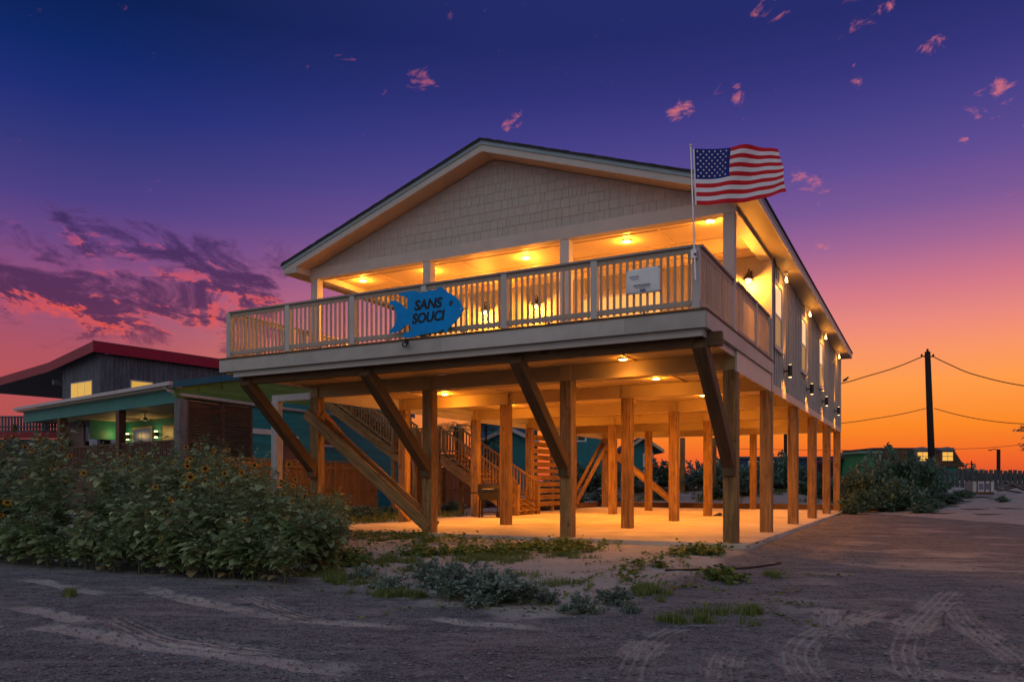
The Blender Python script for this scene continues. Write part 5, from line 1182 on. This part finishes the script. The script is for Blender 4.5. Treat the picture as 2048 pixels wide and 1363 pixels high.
B1, B2, B3 = bush_mesh(41, 1., 1., 1., 3000, .19, .075, SHRB), bush_mesh(42, 1., 1., 1., 2600, .18, .08, SHRB), bush_mesh(43, 1., 1., 1., 1900, .14, .065, SILV)
for px, D, sx, sz in ((1745, 33, 1.15, 2.0), (1785, 34, 1.5, 2.3), (1830, 33.5, 1.2, 1.85), (1715, 35, 1.0, 1.75), (1800, 31.5, 1.1, 1.25), (1765, 31.5, .9, 1.0), (1850, 35, 1.0, 1.55), (1725, 31, .8, .8)):
    p = W(px, D); bush('tall_shrub', 'dense green shrub in the big thicket past the last piling', 'shrub', (p.x, p.y), rv.choice((B1, B2)), (sx, sx, sz), 'shrubs in the big thicket')
for px, D, sx, sz, mm in ((1180, 45, 1.3, 1.6, B1), (1230, 47, 1.3, 1.5, B3), (1275, 44, 1.4, 1.3, B3), (1320, 46, 1.5, 1.55, B1), (1370, 45, 1.3, 1.3, B3), (1400, 47, 1.4, 1.8, B3), (1440, 45, 1.4, 1.6, B1), (1475, 46, 1.4, 1.4, B2), (1520, 44, 1.3, 1.5, B2), (1555, 46, 1.6, 1.9, B1), (1600, 44, 1.3, 1.4, B1), (1640, 42, 1.2, 1.3, B2), (1680, 40, 1.1, 1.2, B1), (1130, 40, 1.1, 1.2, B2), (1100, 42, 1.2, 1.2, B1), (1490, 41, .9, .7, B2), (1330, 42, .8, .6, B2), (1430, 41, .8, .6, B1), (1010, 41, 1.0, 1.2, B1), (975, 39, .8, .9, B2), (1210, 41.5, .9, .7, B2)):
    p = W(px, D); bush('dune_shrub', ('silvery' if mm is B3 else 'green')+' shrub on the rear dune '+('before the teal bungalow' if px < 1060 else 'beside the slatted screen' if px < 1150 else 'before the tall teal house' if px < 1240 else 'behind the rear cross brace' if px < 1345 else 'seen between the two freestanding rear posts' if px < 1436 else 'before the long navy house')+(', low' if sz < .8 else ''), 'shrub', (p.x, p.y), mm, (sx, sx, sz), 'shrubs on the rear dune')
for px, D, sx, sz in ((1865, 30.5, .5, .4), (1890, 31.5, .7, .45), (1845, 29.5, .5, .3), (2005, 30, .25, .25), (1925, 33, .5, .35), (1705, 29.5, .5, .35), (1960, 36, .6, .4)):
    p = W(px, D); bush('low_weed', 'low brownish-green weed on the sandy bank', 'weed', (p.x, p.y), B2, (sx, sx, sz), 'weeds on the sandy bank')
for px, D, sx, sz in ((700, 25, .6, .5), (735, 26, .6, .45), (770, 27, .5, .4), (905, 32, .6, .5), (640, 24, .5, .7)):
    p = W(px, D); bush('fence_weed', 'green weed growing at the foot of the board fence', 'weed', (p.x, p.y), B2, (sx, sx, sz), 'weeds by the board fence')
for px, D, sx, sz, lab in ((1925, 105, 2.4, 2.2, 'dark rounded tree on the horizon beside the mansard house'), (1955, 110, 2.5, 1.5, 'low dark tree on the horizon near the street light'), (2022, 110, 3, 1.2, 'low dark bush on the horizon past the street light'), (1985, 120, 4, 1.2, 'wide low bush on the horizon behind the street light')):
    p = W(px, D); t = bush('horizon_tree', lab, 'tree', (p.x, p.y), B1, (sx, sx, sz))
# tree whose branches reach in from the right
def tree(name, label, p, H, cr, seed, m, crown_n=900, L=.22, Wd=.09):
    r = random.Random(seed); z = float(hbase(p.x, p.y)); t = empty(name, (p.x, p.y, z)); tag(t, label, 'tree'); tk = MB(); lv = LV()
    tr_ = [Vector((0, 0, 0)), Vector((.1, 0, H*.35)), Vector((.0, .1, H*.7)), Vector((.1, 0, H))]; tk.tube(tr_, [.16, .12, .07, .02], 8)
    for i in range(22):
        b = tr_[1].lerp(tr_[3], r.random()); a = r.random()*math.tau; e = b+Vector((math.cos(a), math.sin(a), r.uniform(-.1, .4)))*cr*r.uniform(.5, 1.1); tk.tube([b, (b+e)/2+Vector((0, 0, .15)), e], [.05, .03, .008], 5, cap=False)
        for k in range(crown_n//22): q = b.lerp(e, r.uniform(.35, 1.05))+rdir(r)*.22*cr*r.random(); lv.leaf(q, rdir(r), Vector((0, 0, 1))+rdir(r)*.5, L*r.uniform(.6, 1.3), Wd*r.uniform(.6, 1.3), .3, .6)
    me = tk.mesh('trunk'); me.materials.append(POLE)
    for nm, mm in (('trunk', me), ('crown', lv.mesh('crown', m))): o = bpy.data.objects.new(nm, mm); COL.objects.link(o); o.parent = t
tree('bank_tree', 'dark tree with layered branches at the end of the picket fence', W(2062, 50), Zat(868, 50)-.6, 1.0, 5, SHRB)
tree('garden_tree', 'dark leafy tree rising beside the blue house', W(970, 46), 5.2, 1.1, 8, SHRB)
# palm behind the staircase
pp = W(912, 40); t = empty('palm_tree', (pp.x, pp.y, -.1)); tag(t, 'palm with arching fronds lit warm behind the staircase', 'palm tree')
tk = MB(); tk.tube([(pp.x, pp.y, -.1), (pp.x+.1, pp.y, 2), (pp.x, pp.y, 4.0)], [.16, .13, .12], 8).obj('trunk', POLE, t, (pp.x, pp.y, -.1))
rpm = random.Random(6)
for i in range(15):
    a = i*math.tau/15+rpm.random()*.3; el = rpm.uniform(-.1, .9); lv = LV(); d = Vector((math.cos(a), math.sin(a), el)).normalized(); prev = Vector((0, 0, 4.1))
    for k in range(16):
        q = Vector((0, 0, 4.1))+d*(k/16*1.7)-Vector((0, 0, .9*(k/16)**2)); tg = (q-prev).normalized() if k else d; sd2 = tg.cross(Vector((0, 0, 1))).normalized()
        for s_ in (-1, 1): lv.leaf(q, tg*.6+sd2*s_*.9+Vector((0, 0, -.2)), Vector((0, 0, 1)), .42*(1-.5*k/16), .04, .1, .6)
        prev = q
    o = link('frond', lv.mesh('frond', PALMM), None, None); o.parent = t
# --- ground cover: creeping vines and grass in patches
lv = LV(); gr = LV(); rg = random.Random(77)
PATCH = [(830, 1074, 130, 10, 1500, 1), (700, 1120, 60, 14, 700, 1), (760, 1122, 90, 11, 800, 0), (905, 1106, 100, 9, 900, 1), (980, 1118, 70, 9, 500, 0), (1090, 1100, 100, 10, 900, 1), (1190, 1088, 60, 8, 260, 1), (1150, 1112, 50, 6, 160, 0), (1390, 1108, 50, 9, 380, 1), (1280, 1136, 45, 6, 220, 1), (1470, 1096, 45, 6, 240, 1), (1310, 1088, 60, 5, 130, 1),
         (1450, 1158, 36, 7, 160, 1), (1295, 1186, 28, 9, 180, 0), (1340, 1198, 26, 7, 100, 0), (1430, 1224, 60, 6, 45, 0), (1370, 1240, 40, 6, 120, 0), (1500, 1222, 20, 5, 50, 0), (675, 1162, 25, 7, 130, 0), (800, 1188, 55, 6, 160, 0), (850, 1140, 50, 8, 220, 0), (660, 1140, 40, 12, 240, 0), (740, 1168, 30, 7, 140, 0), (140, 1190, 10, 4, 30, 0), (1550, 1150, 25, 4, 40, 0), (1040, 1150, 40, 8, 60, 0), (1130, 1170, 50, 10, 90, 0), (880, 1088, 150, 6, 200, 1), (620, 1150, 40, 6, 60, 0), (1240, 1165, 40, 10, 50, 1), (1440, 1248, 60, 8, 70, 0)]
for cx_, cy_, a_, b_, n_, vine in PATCH:
    for i in range(int(n_*3.4)):
        r_ = rg.random()**.6*(1+.45*abs(rg.gauss(0, .6))); th = rg.random()*math.tau; g_ = onground(cx_+a_*r_*math.cos(th), cy_+b_*r_*math.sin(th))
        if fbm(np.array([g_.x*4.6]), np.array([g_.y*4.6]), 3)[0] < .44+.12*r_: continue
        if g_.y > -.32 and -10.8 < g_.x < .45: continue
        z = float(hbase(g_.x, g_.y))
        if vine and rg.random() < .75:
            h = abs(rg.gauss(0, .055)); lv.leaf((g_.x, g_.y, z+.01+h), rdir(rg, .25), Vector((0, 0, 1))+rdir(rg)*.35, rg.uniform(.06, .10), rg.uniform(.06, .09), .2, .3, (.3, .75), (.5, .45))
        else:
            for k in range(4): gr.blade((g_.x+rg.gauss(0, .02), g_.y+rg.gauss(0, .02), z-.005), Vector((rg.gauss(0, .4), rg.gauss(0, .4), 1)).normalized(), rg.uniform(.05, .15), .0035)
for i in range(70):
    g_ = onground(rg.uniform(640, 1540), rg.uniform(1072, 1215)); a = rg.random()*math.tau; q = Vector((g_.x, g_.y, 0))
    for k in range(rg.randint(8, 26)):
        a += rg.gauss(0, .25); q = q+Vector((math.cos(a), math.sin(a), 0))*.055
        if q.y > -.3 and -10.8 < q.x < .45: break
        z = float(hbase(q.x, q.y)); lv.leaf((q.x, q.y, z+.012+.02*rg.random()), rdir(rg, .15), Vector((0, 0, 1))+rdir(rg)*.3, rg.uniform(.035, .075), rg.uniform(.03, .065), .2, .3, (.3, .75), (.5, .45))
        if rg.random() < .4: gr.blade((q.x, q.y, z), Vector((rg.gauss(0, .5), rg.gauss(0, .5), 1)).normalized(), rg.uniform(.04, .14), .003)
tag(link('creeping_vines', lv.mesh('creeping_vines', VINE)), 'low creeping green vines on the sand before the slab', 'vines', kind='stuff')
tag(link('grass', gr.mesh('grass', GRS)), 'thin grass tufts in the sand before the slab', 'grass', kind='stuff')
# grass on the rear dune and beside the fence
g2 = LV()
for i in range(5200):
    if i < 3800:
        p = W(rg.uniform(1120, 1700), rg.uniform(36.5, 43)); 
        if fbm(np.array([p.x*.5]), np.array([p.y*.5]), 3)[0] < .47 or p.y < 21.3: continue
    else: p = Vector((rg.uniform(-15.4, -11.2), rg.uniform(2, 9), 0))
    z = float(hbase(p.x, p.y))
    for k in range(3): g2.blade((p.x+rg.gauss(0, .05), p.y+rg.gauss(0, .05), z-.01), Vector((rg.gauss(0, .35), rg.gauss(0, .35), 1)).normalized(), rg.uniform(.15, .4), .010)
tag(link('dune_grass', g2.mesh('dune_grass', GRS)), 'rough green grass on the rear dune and by the fence', 'grass', kind='stuff')
